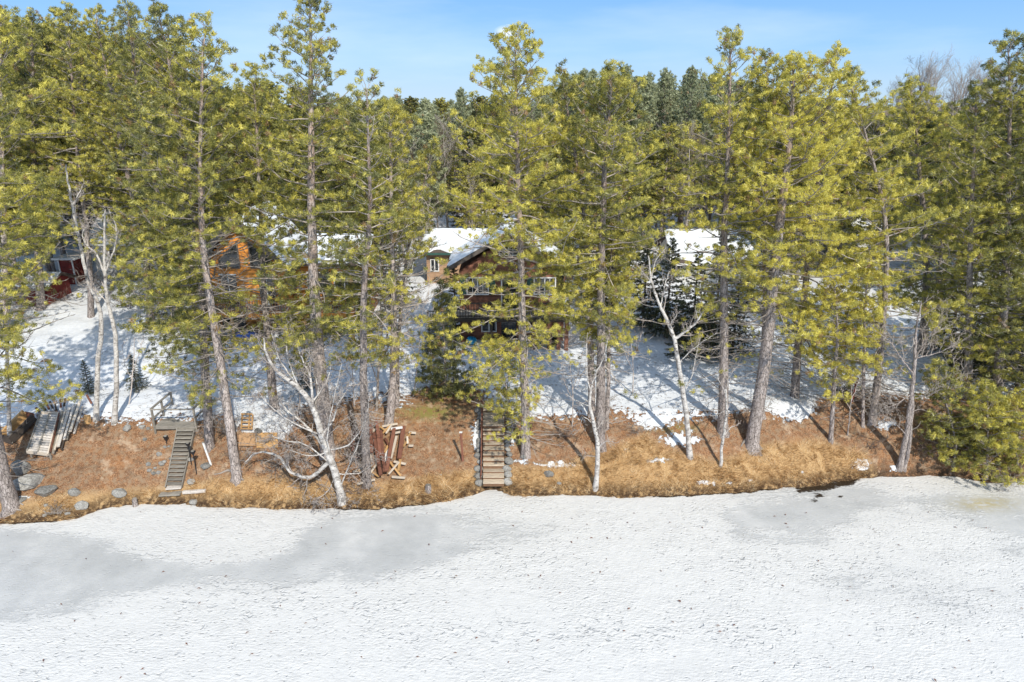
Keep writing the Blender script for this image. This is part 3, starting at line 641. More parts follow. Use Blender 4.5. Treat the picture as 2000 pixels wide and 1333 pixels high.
def pine_limbs(tr, path, cb, prof, Rm, nl, tsize, rng, lowdeg=-8, topdeg=58, spacing=0.245, density=1.0, curve=0.16, dead=10, asym=(0, 0), minz=None):
    """limbs in whorls from height fraction cb to the top of the path"""
    n = len(path); H = np.arange(n) / (n - 1)
    def at(t):
        x = min(max(t, 0), 0.9999) * (n - 1); i = int(x); return path[i] + (path[i + 1] - path[i]) * (x - i)
    az = rng.uniform(0, 6.28); tot = path[-1][2] - path[0][2]
    hs = np.sort(cb + (1 - cb) * ((np.arange(nl) + rng.random(nl)) / nl) ** 0.82); hs[-3:] = (0.97, 0.985, 0.995)
    for q in range(dead):
        t = rng.uniform(cb * 0.45, cb + 0.25); p = at(t); a = rng.uniform(0, 6.28); L = rng.uniform(0.4, 1.6) * Rm / 2.5; pr = p; dz = rng.uniform(-0.3, 0.25)
        d = v3(math.cos(a), math.sin(a), dz)
        for k in range(3):
            d2 = nrm(d + rng.normal(0, 0.22, 3)); nx = pr + d2 * L / 3; tr.stick(pr, nx, 0.022 - 0.005 * k, 0.017 - 0.005 * k)
            for _ in range(2): tr.stick(nx, nx + nrm(d2 + rng.normal(0, 0.6, 3)) * L * 0.25, 0.009, 0.003)
            pr = nx
    for hi, h in enumerate(hs):
        u = (h - cb) / (1 - cb); az += 2.399 + rng.normal(0, 0.35)
        dx, dy = math.cos(az), math.sin(az)
        L = Rm * np.interp(u, prof[0], prof[1]) * rng.uniform(0.6, 1.12) * (1 + asym[0] * dx + asym[1] * dy)
        if u > 0.93: L = max(L, 0.45)
        el = R(lowdeg + (topdeg - lowdeg) * u ** 1.4 + rng.normal(0, 7))
        p = at(h - 0.0 * u); d = v3(dx * math.cos(el), dy * math.cos(el), math.sin(el))
        if h >= 0.97: d = nrm(v3(dx * 0.3, dy * 0.3, 1.0)); L = rng.uniform(0.5, 0.8)
        ns = max(3, int(L / 0.45)); r0 = 0.012 + 0.009 * L; pts = [p]; dd = d
        for k in range(ns):
            dd = nrm(dd + v3(0, 0, curve * (k / ns) * 1.3 - 0.03) + rng.normal(0, 0.15, 3)); nx = pts[-1] + dd * (L / ns)
            tr.stick(pts[-1], nx, r0 * (1 - 0.8 * k / ns), r0 * (1 - 0.8 * (k + 1) / ns)); pts.append(nx)
        tip = pts[-1]; tr.tuft(tip, dd + v3(0, 0, 0.5), tsize * rng.uniform(0.95, 1.25)); 
        start = 0.14 if u < 0.7 else 0.08
        m = max(2, int((1 - start) * L / spacing)); side = 1
        for k in range(m):
            if rng.random() > density * 0.92: continue
            x = start + (1 - start) * (k + rng.random() * 0.8) / m; i = min(int(x * ns), ns - 1)
            q = pts[i] + (pts[i + 1] - pts[i]) * (x * ns - i); bd = nrm(pts[i + 1] - pts[i]); side = -side
            perp = nrm(np.cross(bd, v3(0, 0, 1))) * side
            sl = (0.28 + 0.42 * (1 - x) * L * 0.6) * rng.uniform(0.7, 1.25)
            sd = nrm(bd * 0.75 + perp * 0.85 + v3(0, 0, rng.uniform(-0.05, 0.45)))
            mid = q + sd * sl * 0.55; e = mid + nrm(sd + v3(0, 0, 0.3) + rng.normal(0, 0.15, 3)) * sl * 0.45
            tr.stick(q, mid, 0.012, 0.009); tr.stick(mid, e, 0.009, 0.005)
            tr.tuft(e, (e - mid) * 3 + v3(0, 0, 0.45), tsize * rng.uniform(0.8, 1.2))
            cnt = int(sl / 0.21)
            for c in range(cnt):
                w = (c + 0.5 + rng.random() * 0.3) / (cnt + 0.3); b0 = q + (e - q) * w
                s2 = -1 if c % 2 else 1
                td = nrm(sd * 0.7 + np.cross(sd, v3(0, 0, 1)) * s2 * 0.9 + v3(0, 0, rng.uniform(0.0, 0.6))); e2 = b0 + td * rng.uniform(0.12, 0.26)
                tr.tuft(e2, td + v3(0, 0, 0.35), tsize * rng.uniform(0.7, 1.1))
PINE_PROF = ([0, 0.12, 0.3, 0.5, 0.7, 0.85, 0.95, 1.0], [0.62, 0.88, 1.0, 0.95, 0.76, 0.52, 0.27, 0.1])
OLD_PROF = ([0, 0.15, 0.35, 0.6, 0.8, 0.93, 1.0], [0.7, 0.95, 1.0, 0.95, 0.78, 0.45, 0.2])
NARROW = ([0, 0.15, 0.35, 0.6, 0.8, 0.93, 1.0], [0.75, 1.0, 0.95, 0.75, 0.5, 0.3, 0.12])
CLEAR = [(775, 560, 50, 110, 0.5), (172, 470, 60, 120, 0.4),   # gaps between the crowns through which houses, lawn and bank are seen
    (450, 512, 58, 60, 0.02), (510, 575, 35, 30, 0.2), (535, 520, 28, 32, 0.3), (480, 605, 90, 17, 0.12), (480, 640, 70, 24, 0.1), (935, 577, 26, 22, 0.0), (930, 610, 40, 20, 0.35), (900, 478, 58, 32, 0.08), (993, 498, 22, 14, 0.2),
    (1060, 577, 18, 18, 0.3), (835, 560, 38, 60, 0.05), (800, 640, 30, 50, 0.25), (1345, 482, 48, 26, 0.15), (1350, 480, 80, 28, 0.5), (1420, 560, 30, 50, 0.4), (1300, 640, 60, 90, 0.12), (1385, 740, 45, 70, 0.1),
    (130, 640, 90, 75, 0.15), (90, 560, 60, 30, 0.3), (330, 730, 200, 40, 0.6), (480, 720, 110, 55, 0.4), (345, 880, 120, 90, 0.0), (230, 850, 120, 60, 0.0), (110, 860, 60, 50, 0.0), (750, 740, 180, 42, 0.55), (760, 880, 140, 90, 0.0),
    (1075, 720, 50, 60, 0.3), (960, 910, 45, 45, 0.0), (1120, 840, 80, 120, 0.0), (1120, 700, 30, 50, 0.15), (1230, 740, 90, 70, 0.12), (1450, 700, 90, 90, 0.12), (1400, 880, 300, 90, 0.0), (1530, 740, 70, 50, 0.15), (1590, 740, 40, 50, 0.55),
    (1770, 640, 42, 40, 0.05), (1770, 720, 50, 70, 0.1), (1740, 830, 60, 100, 0.0), (1800, 500, 70, 40, 0.35), (1700, 780, 40, 60, 0.05), (1880, 640, 40, 90, 0.5), (1480, 640, 50, 60, 0.4)]
def front_pine(path_px, r, Rm, cb_px, top, tint, label, nl=60, name='red_pine', prof=PINE_PROF, group='red pines along the lake shore', seed=0, dens=1.0, tsize=0.92, lowdeg=-10, dead=38, kneed=27, bare_mat='twig', asym=(0, 0), bark_='pine_bark', needle_='needle', clear=True, curve=0.16):
    rng = np.random.default_rng(1000 + seed)
    g = G(*path_px[0]); base = g
    pts = [v3(0, 0, 0)] + [np.array((AY(x, y, g.y + (rng.random() - 0.5) * 0.3) - g)[:]) for x, y in path_px[1:]] + [np.array((AY(top[0], top[1], g.y) - g)[:])]
    nseg = 26; path = smooth_path(pts, nseg)
    order = np.argsort(path[:, 2]); path = path[order]
    path[2:-1, :2] += np.cumsum(rng.normal(0, 0.012, (nseg - 3, 2)), 0)
    H = path[-1][2]
    zcb = (AY(path_px[0][0], cb_px, g.y) - g).z; cb = float(np.interp(zcb, path[:, 2], np.linspace(0, 1, nseg)))
    tr = Tree(rng); pine_limbs(tr, path, cb, prof, Rm * 1.1, int(nl * 1.42), tsize, rng, lowdeg=lowdeg, topdeg=46, density=dens, dead=dead, asym=asym, curve=curve)
    t = thing(name, base, label, 'tree', group); TREES[path_px[0]] = t
    tv, tf, rad = trunk_mesh('trunk', trunk_path(path), r, None, rng)
    link('trunk', mesh_np('trunk', tv, tf, M[bark_], 4, True), t)
    link('branches', sticks_mesh('branches', tr, M[bare_mat]), t)['kind'] = 'stuff'
    link('crown', needles_mesh('crown', tr, M[needle_], kneed, 0.20, 0.019, 0.19, tint + 0.05, base, CLEAR if clear else None), t)['kind'] = 'stuff'
    return t
FP = [
 # path_px (base first), radius, crown radius, crown base py, top, tint, label, nl
 (dict(path_px=[(22, 988), (-6, 880), (-22, 700), (-30, 400)], top=(-20, 40), r=0.36, Rm=3.6, cb_px=800, tint=0.42, nl=80, label='big red pine cut by the left edge, its foot flaring over shore rocks')),
 (dict(path_px=[(410, 872), (398, 690), (390, 520), (360, 300)], top=(312, 40), r=0.24, Rm=3.5, cb_px=770, tint=0.40, nl=92, label='tall red pine right behind the grey wooden stair landing')),
 (dict(path_px=[(463, 932), (428, 690), (402, 500), (395, 300)], top=(402, 66), r=0.25, Rm=3.0, cb_px=780, tint=0.42, nl=70, label='leaning red pine with spreading grey roots between landing and dead birch')),
 (dict(path_px=[(536, 797), (522, 650), (515, 480)], top=(500, 150), r=0.24, Rm=2.9, cb_px=720, tint=0.66, nl=70, label='red pine whose trunk stands in front of the orange log cabin')),
 (dict(path_px=[(640, 880), (622, 690), (610, 480), (606, 250)], top=(605, 18), r=0.37, Rm=3.2, cb_px=740, tint=0.34, nl=86, dens=0.85, label='tallest red pine with open top, thick trunk behind the dead white birch')),
 (dict(path_px=[(717, 948), (711, 760), (712, 560), (722, 400)], top=(716, 176), r=0.23, Rm=2.4, cb_px=725, tint=0.4, nl=50, dens=0.8, label='slim red pine directly left of the pile of brown boards')),
 (dict(path_px=[(760, 828), (769, 690), (766, 480)], top=(762, 222), r=0.25, Rm=3.0, cb_px=720, tint=0.5, nl=66, label='straight red pine at snow edge above the pile of brown boards')),
 (dict(path_px=[(775, 792), (780, 640), (800, 480)], top=(845, 300), r=0.14, Rm=2.0, cb_px=680, tint=0.3, nl=36, label='slim second trunk standing just behind the straight red pine')),
 (dict(path_px=[(1027, 886), (1022, 690), (1018, 480), (1016, 280)], top=(1014, 82), r=0.25, Rm=3.5, cb_px=850, tint=0.68, nl=112, dens=0.92, lowdeg=-16, label='tall red pine right of the stone stair, its crown screening the red-brown house')),
 (dict(path_px=[(1173, 872), (1172, 690), (1175, 480), (1180, 300)], top=(1196, 160), r=0.27, Rm=3.0, cb_px=745, tint=0.60, nl=86, label='thickest of three close red pine trunks behind the small white birch')),
 (dict(path_px=[(1156, 806), (1152, 640), (1140, 420)], top=(1098, 158), r=0.21, Rm=2.4, cb_px=640, tint=0.55, nl=56, label='left of three close red pine trunks behind the small white birch')),
 (dict(path_px=[(1185, 836), (1190, 700), (1192, 600)], top=(1200, 470), r=0.12, Rm=1.9, cb_px=755, tint=0.6, nl=34, label='thin right-hand trunk of three close red pines')),
 (dict(path_px=[(1411, 842), (1416, 690), (1420, 480), (1428, 300)], top=(1434, 86), r=0.28, Rm=3.2, cb_px=750, tint=0.46, nl=80, dens=0.8, dead=80, label='tall reddish trunked red pine left of the thick leaning pine')),
 (dict(path_px=[(1468, 870), (1498, 660), (1522, 430), (1538, 280)], top=(1548, 138), r=0.37, Rm=3.5, cb_px=700, tint=0.74, nl=84, dens=0.8, dead=90, label='thick red pine leaning right with exposed roots on the grassy bank')),
 (dict(path_px=[(1484, 806), (1492, 640), (1494, 400)], top=(1496, 128), r=0.24, Rm=2.6, cb_px=640, tint=0.4, nl=40, dead=70, label='red pine hidden close behind the thick leaning pine')),
 (dict(path_px=[(1552, 776), (1562, 640), (1590, 380)], top=(1628, 118), r=0.25, Rm=3.3, cb_px=745, tint=0.78, nl=78, dens=0.85, dead=70, label='red pine with needle-grown lower trunk at the snow edge beside the leaning pine')),
 (dict(path_px=[(1622, 860), (1630, 740), (1634, 640)], top=(1625, 545), r=0.13, Rm=2.1, cb_px=770, tint=0.85, nl=38, label='small slender red pine with bright yellow green crown above the tan grass')),
 (dict(path_px=[(1685, 832), (1690, 700), (1692, 600)], top=(1700, 500), r=0.10, Rm=1.7, cb_px=785, tint=0.85, nl=34, label='thin red pine sapling trunk just left of the pale red pine')),
 (dict(path_px=[(1704, 818), (1722, 650), (1728, 420)], top=(1662, 160), r=0.22, Rm=3.3, cb_px=780, tint=0.74, nl=72, dens=0.85, dead=70, label='pale barked red pine leaning right at the edge of the shaded lawn')),
 (dict(path_px=[(1800, 690), (1812, 560), (1800, 380)], top=(1778, 172), r=0.30, Rm=3.4, cb_px=640, tint=0.5, nl=70, label='dark trunked red pine on the snow behind the leaning grey hardwood')),
 (dict(path_px=[(1822, 684), (1835, 560), (1850, 400)], top=(1862, 225), r=0.18, Rm=2.4, cb_px=640, tint=0.4, nl=44, label='thinner dark pine trunk immediately right of the dark trunked red pine')),
 (dict(path_px=[(1888, 778), (1892, 640), (1896, 440)], top=(1905, 190), r=0.24, Rm=2.9, cb_px=720, tint=0.35, nl=64, label='dark pine rising behind the bushy young pines on the right bank')),
 (dict(path_px=[(1945, 790), (1960, 600), (1968, 380)], top=(1968, 95), r=0.26, Rm=3.4, cb_px=760, tint=0.38, nl=84, label='tallest dark pine near the right edge of the photo')),
 (dict(path_px=[(2012, 800), (2030, 600), (2040, 380)], top=(2045, 60), r=0.26, Rm=3.4, cb_px=770, tint=0.35, nl=70, label='pine cut off by the right edge of the photo')),
 (dict(path_px=[(1862, 915), (1866, 860)], top=(1835, 730), r=0.08, Rm=1.7, cb_px=905, tint=0.55, nl=44, lowdeg=5, dead=2, clear=False, name='young_pine', group='bushy young pines on the right bank', label='left of the bushy young pines, its pointed top leaning over the bank')),
 (dict(path_px=[(1925, 930), (1930, 880)], top=(1925, 770), r=0.08, Rm=2.0, cb_px=925, tint=0.6, nl=46, lowdeg=5, dead=2, clear=False, name='young_pine', group='bushy young pines on the right bank', label='middle bushy young pine leaning out over the ice')),
 (dict(path_px=[(1985, 905), (1990, 860)], top=(1995, 790), r=0.08, Rm=1.9, cb_px=900, tint=0.5, nl=44, lowdeg=5, dead=2, clear=False, name='young_pine', group='bushy young pines on the right bank', label='right of the bushy young pines, touching the right edge of the photo')),
 (dict(path_px=[(1000, 842), (998, 800)], top=(972, 690), r=0.06, Rm=1.3, cb_px=825, tint=0.72, nl=13, dead=8, clear=False, dens=0.8, name='young_pine', group='small conifers on the lawn', label='thin young pine drooping over the upper flight of the stone stair')),
 (dict(path_px=[(868, 768), (868, 720)], top=(862, 575), r=0.10, Rm=1.7, cb_px=777, tint=0.02, nl=66, lowdeg=-8, dead=2, clear=False, name='young_pine', prof=([0, 0.2, 0.6, 1.0], [0.9, 1.0, 0.6, 0.12]), group='small conifers on the lawn', label='small dark full conifer left of the red-brown house on the lawn')),
 (dict(path_px=[(80, 604), (74, 480), (66, 300)], top=(62, 44), r=0.30, Rm=3.2, cb_px=485, tint=0.32, nl=78, group='red pines of the left stand', label='red pine with thick trunk beside the red shed at left')),
 (dict(path_px=[(178, 618), (170, 480), (150, 300)], top=(130, 30), r=0.22, Rm=3.2, cb_px=475, tint=0.34, nl=80, group='red pines of the left stand', label='red pine on the lawn just behind the white birch clump')),
 (dict(path_px=[(294, 628), (284, 500), (240, 300)], top=(188, 34), r=0.26, Rm=3.4, cb_px=575, tint=0.38, nl=88, group='red pines of the left stand', label='red pine standing left of the orange log cabin')),
 (dict(path_px=[(345, 640), (330, 480), (280, 260)], top=(248, 26), r=0.24, Rm=3.4, cb_px=640, tint=0.42, nl=84, group='red pines of the left stand', label='red pine close beside the left corner of the orange log cabin')),
 (dict(path_px=[(10, 640), (8, 480), (5, 300)], top=(2, 36), r=0.26, Rm=3.2, cb_px=640, tint=0.36, nl=74, group='red pines of the left stand', label='red pine at the left edge standing in front of the red shed')),
]
for i, d in enumerate(FP): front_pine(seed=i, **d)

# ------------------------------------------------------------------ bare trees
def spawn(tr, pts, rads, rng, n, L, level, up=0.25, t0=0.2, wild=0.5):
    """twigs along a limb, branching again"""
    pts = np.asarray(pts); m = len(pts)
    for k in range(n):
        t = t0 + (1 - t0) * (k + rng.random()) / n; x = t * (m - 1); i = min(int(x), m - 2); p = pts[i] + (pts[i + 1] - pts[i]) * (x - i)
        bd = nrm(pts[i + 1] - pts[i]); r = min(max((rads[i] + (rads[i + 1] - rads[i]) * (x - i)) * 0.55, 0.010), 0.045)
        d = rng.normal(size=3); d -= bd * (d @ bd); d = nrm(d); d = nrm(d * rng.uniform(0.55, 1.0) + bd * rng.uniform(0.4, 0.9) + v3(0, 0, up))
        l = L * rng.uniform(0.5, 1.15) * (1.1 - 0.5 * t); ns = 4 if level > 0 else 3; q = [p]; rr = [r]
        for s in range(ns):
            d = nrm(d + rng.normal(0, wild * 0.35, 3) + v3(0, 0, up * 0.25)); q.append(q[-1] + d * l / ns); rr.append(max(r * (1 - 0.8 * (s + 1) / ns), 0.006))
            tr.stick(q[-2], q[-1], rr[-2], rr[-1])
        if level > 0: spawn(tr, q, rr, rng, max(3, int(n * 0.6)), l * 0.48, level - 1, up, 0.15, wild)
def bare_tree(name, base_px, limbs, label, group, mat, tmat, seed, depth_jit=0.4, lvl=2, n=8, L=1.0, up=0.25, cat='tree', wild=0.5):
    """limbs: list of (px path, r0, r1); the first starts at the base and is the trunk"""
    rng = np.random.default_rng(3000 + seed); g = G(*base_px); t = thing(name, g, label, cat, group); tr = Tree(rng); extra = []
    depth0 = {}
    for li, (path, r0, r1) in enumerate(limbs):
        p = []; yoff = 0; sgn = rng.choice([-1, 1]) * depth_jit
        for k, (x, y) in enumerate(path):
            yo = (0 if li == 0 else sgn * k / len(path) * 1.2)
            q = AY(x, y, g.y + yo) - g
            if li == 0 and k == 0: q = Vector((0, 0, -0.2))
            p.append(np.array(q[:]))
        sp = smooth_path(p, max(8, 4 * len(p))); sp[1:-1] += rng.normal(0, 0.012, (len(sp) - 2, 3))
        rd = np.linspace(r0, r1, len(sp))
        if li == 0: rd[0] *= 1.35; rd[1] *= 1.15
        v, f = tube_np(sp, rd, 8, 0.08, rng)
        if li == 0: link('trunk', mesh_np('trunk', v, f, tmat, 4, True), t)
        else: link('limb', mesh_np('limb', v, f, tmat, 4, True), t)
        spawn(tr, sp, rd, rng, n if li else max(3, n // 2), L, lvl, up, 0.45 if li == 0 else 0.2, wild)
    link('twigs', sticks_mesh('twigs', tr, mat), t)['kind'] = 'stuff'
    return t
WT = M['white_twig']; BM = M['birch']
bare_tree('birch_tree', (187, 822), [([(187, 822), (191, 720), (198, 640), (190, 590), (172, 550), (158, 480), (145, 420), (136, 370), (129, 322)], 0.13, 0.03), ([(143, 400), (150, 385), (158, 372)], 0.03, 0.012), ([(156, 470), (140, 440), (112, 418)], 0.025, 0.01), ([(150, 440), (146, 400), (156, 384)], 0.03, 0.012)], 'left white birch of the pair beside the dock sections, forking twice to a bare top', 'white birches on the left bank', WT, BM, 1, n=8, L=0.9, lvl=2)
bare_tree('birch_tree', (222, 826), [([(222, 826), (228, 720), (222, 640), (210, 590), (205, 530), (204, 470), (205, 412)], 0.13, 0.035), ([(206, 540), (190, 500), (168, 478), (160, 455), (172, 442)], 0.05, 0.015), ([(206, 530), (222, 490), (228, 455), (222, 425)], 0.045, 0.015), ([(214, 600), (195, 575), (180, 560)], 0.04, 0.012), ([(204, 450), (190, 442), (175, 442)], 0.025, 0.01)], 'right white birch of the pair, with a blunt broken top', 'white birches on the left bank', WT, BM, 2, n=9, L=1.0, lvl=2)
bare_tree('birch_tree', (17, 858), [([(17, 858), (16, 760), (14, 680), (20, 620), (26, 580)], 0.10, 0.03), ([(15, 700), (8, 640), (2, 600)], 0.04, 0.015)], 'white birch at the left edge beside the wooden trough', 'white birches on the left bank', WT, BM, 3, n=4, L=0.6, lvl=1)
bare_tree('dead_birch', (668, 975), [([(668, 975), (655, 925), (638, 880), (622, 830), (608, 790), (585, 760), (560, 740), (535, 718), (520, 690), (515, 660)], 0.19, 0.03), ([(640, 885), (615, 850), (590, 825), (560, 800), (545, 780)], 0.07, 0.02), ([(645, 900), (618, 925), (598, 933), (565, 920), (548, 895), (520, 884), (495, 888), (478, 905)], 0.10, 0.02), ([(612, 795), (606, 740), (590, 700), (575, 660)], 0.06, 0.02), ([(600, 780), (575, 745), (545, 700), (530, 650)], 0.05, 0.015), ([(630, 850), (650, 820), (660, 790), (680, 760)], 0.05, 0.015), ([(625, 840), (615, 800), (622, 760), (612, 730)], 0.05, 0.015), ([(640, 880), (680, 870), (705, 838), (712, 820)], 0.04, 0.012), ([(655, 925), (700, 925), (730, 905)], 0.03, 0.01), ([(650, 910), (600, 870), (560, 862), (530, 850)], 0.04, 0.012), ([(660, 940), (675, 975), (690, 990)], 0.025, 0.008), ([(655, 930), (640, 960), (620, 975)], 0.02, 0.008), ([(662, 955), (690, 890), (712, 830), (722, 780)], 0.035, 0.01), ([(655, 930), (640, 860), (652, 780), (668, 710)], 0.045, 0.01), ([(640, 885), (600, 890), (565, 878)], 0.03, 0.01), ([(628, 850), (575, 828), (535, 800), (505, 765)], 0.045, 0.01), ([(608, 790), (638, 745), (650, 695)], 0.04, 0.01), ([(585, 760), (562, 700), (560, 640)], 0.04, 0.01)], 'gnarled dead white birch leaning left from the water edge, limbs sweeping low', None, WT, BM, 4, n=12, L=1.6, lvl=3, up=0.0, depth_jit=0.6, wild=1.1)
bare_tree('bare_hardwood', (735, 800), [([(735, 800), (738, 740), (742, 690), (746, 640), (742, 560), (748, 470), (752, 400)], 0.07, 0.015), ([(740, 720), (755, 660), (770, 600), (790, 540), (815, 490)], 0.05, 0.01), ([(742, 700), (725, 650), (722, 600), (735, 520), (745, 430)], 0.04, 0.01), ([(742, 710), (780, 640), (810, 600), (840, 580)], 0.04, 0.01), ([(738, 750), (720, 700), (700, 660)], 0.03, 0.01), ([(765, 620), (800, 530), (830, 450), (850, 400)], 0.03, 0.008), ([(745, 640), (765, 560), (800, 470), (810, 420)], 0.03, 0.008)], 'many-stemmed bare hardwood with pale stems left of the red-brown house', None, M['white_twig'], M['twig'], 5, n=11, L=1.6, lvl=3, up=0.3, depth_jit=0.9)
bare_tree('birch_tree', (1163, 951), [([(1163, 951), (1168, 880), (1160, 830), (1152, 790), (1154, 760)], 0.125, 0.05), ([(1154, 765), (1146, 730), (1145, 690), (1148, 650)], 0.035, 0.012), ([(1154, 765), (1162, 735), (1178, 700), (1188, 660)], 0.035, 0.012), ([(1153, 795), (1130, 785), (1105, 770)], 0.02, 0.007), ([(1160, 830), (1140, 815), (1132, 838), (1120, 850)], 0.02, 0.007), ([(1168, 875), (1185, 862), (1205, 866)], 0.018, 0.006), ([(1170, 895), (1150, 890), (1138, 896)], 0.015, 0.006), ([(1162, 845), (1175, 825), (1180, 815)], 0.018, 0.006)], 'bright white small birch at the ice edge with a dark shadow behind it', None, WT, BM, 6, n=7, L=0.6, lvl=2, depth_jit=0.3)
bare_tree('birch_tree', (1348, 892), [([(1348, 892), (1342, 820), (1330, 740), (1322, 690), (1315, 655), (1295, 610), (1286, 590), (1272, 550), (1266, 500)], 0.14, 0.03), ([(1318, 662), (1335, 650), (1358, 632), (1370, 612)], 0.08, 0.03), ([(1314, 650), (1311, 630), (1325, 612)], 0.03, 0.012), ([(1290, 598), (1298, 560), (1308, 530)], 0.035, 0.012), ([(1275, 552), (1262, 540), (1246, 520)], 0.025, 0.01), ([(1272, 548), (1280, 510), (1300, 485)], 0.025, 0.008), ([(1326, 710), (1345, 690), (1368, 672), (1400, 650)], 0.03, 0.01), ([(1286, 590), (1270, 585), (1255, 588)], 0.02, 0.007), ([(1340, 760), (1352, 730), (1360, 690), (1368, 660)], 0.03, 0.01)], 'white birch forking into two limbs in front of the dark spruces', None, WT, BM, 7, n=9, L=0.9, lvl=2, depth_jit=0.5)
bare_tree('birch_tree', (1408, 910), [([(1408, 910), (1410, 870), (1416, 830), (1419, 795), (1417, 760)], 0.085, 0.035), ([(1418, 770), (1405, 745), (1398, 720)], 0.015, 0.006), ([(1416, 850), (1428, 835), (1440, 832)], 0.018, 0.006), ([(1418, 765), (1424, 735), (1432, 720)], 0.015, 0.006), ([(1419, 800), (1395, 812), (1380, 808)], 0.012, 0.005)], 'short white birch stub just right of the forked birch', None, WT, BM, 8, n=5, L=0.6, lvl=2, depth_jit=0.3)
bare_tree('bare_hardwood', (1757, 912), [([(1757, 912), (1768, 860), (1778, 790), (1784, 740), (1788, 680), (1790, 640), (1800, 590)], 0.15, 0.025), ([(1790, 700), (1802, 675), (1820, 650), (1850, 620)], 0.04, 0.01), ([(1784, 730), (1760, 700), (1740, 670), (1715, 650)], 0.035, 0.01), ([(1786, 700), (1830, 690), (1870, 672)], 0.03, 0.008), ([(1780, 770), (1750, 790), (1720, 800)], 0.025, 0.008), ([(1780, 780), (1820, 770), (1860, 740)], 0.03, 0.008), ([(1770, 850), (1740, 820), (1715, 810)], 0.025, 0.008), ([(1775, 810), (1800, 800), (1835, 820)], 0.025, 0.008)], 'grey hardwood leaning right with a fine bare twig crown on the right bank', None, M['twig'], M['pine_bark'], 9, n=11, L=1.5, lvl=3, up=0.2, depth_jit=0.6)
bare_tree('bare_hardwood', (1766, 914), [([(1766, 914), (1776, 870), (1780, 820), (1784, 770)], 0.10, 0.06)], 'second stem at the foot of the leaning grey hardwood', None, M['twig'], M['pine_bark'], 10, n=3, L=0.7, lvl=1, depth_jit=0.1)
bare_tree('birch_sapling', (1388, 700), [([(1388, 700), (1380, 640), (1370, 590), (1362, 540)], 0.04, 0.012), ([(1385, 690), (1398, 650), (1412, 600), (1420, 560)], 0.03, 0.01)], 'pale bare sapling standing in front of the dark spruces', None, WT, M['white_twig'], 11, n=6, L=0.9, lvl=1)
for i, (b, top_, lb) in enumerate([((585, 802), (572, 640), 'thin pale sapling behind the top of the dead birch'), ((692, 795), (676, 650), 'thin pale sapling left of the straight red pine'), ((806, 775), (822, 600), 'thin bare sapling between the bare hardwood and small dark conifer'), ((1118, 832), (1110, 690), 'thin bare sapling right of the tall pine by the stone stair'), ((1236, 768), (1228, 640), 'thin bare sapling on the snow left of the forked birch'), ((250, 790), (262, 660), 'thin bare sapling right of the white birch pair'), ((1655, 850), (1662, 720), 'thin bare sapling right of the small slender red pine'), ((1850, 880), (1862, 700), 'thin grey sapling before the bushy young pines')]):
    mx_, my_ = (b[0] + top_[0]) / 2 + 4, (b[1] + top_[1]) / 2
    bare_tree('bare_sapling', b, [([b, (mx_, my_), top_], 0.035, 0.008), ([(mx_, my_), (mx_ + 14, my_ - 40), (mx_ + 20, my_ - 75)], 0.02, 0.006), ([(mx_, my_ + 20), (mx_ - 16, my_ - 15), (mx_ - 22, my_ - 50)], 0.018, 0.006)], lb, 'thin bare saplings', WT, M['white_twig'], 40 + i, n=7, L=0.8, lvl=2)
# shrubs
def shrub(px, py, h, w, label, mat, seed, group='bare brown shrubs', stems=22):
    rng = np.random.default_rng(5000 + seed); g = G(px, py); t = thing('bare_shrub', g, label, 'shrub', group); tr = Tree(rng)
    for k in range(stems):
        a = rng.uniform(0, 6.28); d = nrm(v3(math.cos(a) * w, math.sin(a) * w, h * 1.0)); q = [v3(rng.normal(0, 0.12) * w, rng.normal(0, 0.12) * w, -0.05)]; rr = [0.014]; l = math.hypot(h, w) * rng.uniform(0.5, 1.05)
        for s in range(4):
            d = nrm(d + rng.normal(0, 0.2, 3)); q.append(q[-1] + d * l / 4); rr.append(0.014 - 0.0028 * (s + 1)); tr.stick(q[-2], q[-1], rr[-2], rr[-1])
        spawn(tr, q, rr, rng, 5, l * 0.4, 1, 0.2, 0.2)
    link('stems', sticks_mesh('stems', tr, mat), t)['kind'] = 'stuff'
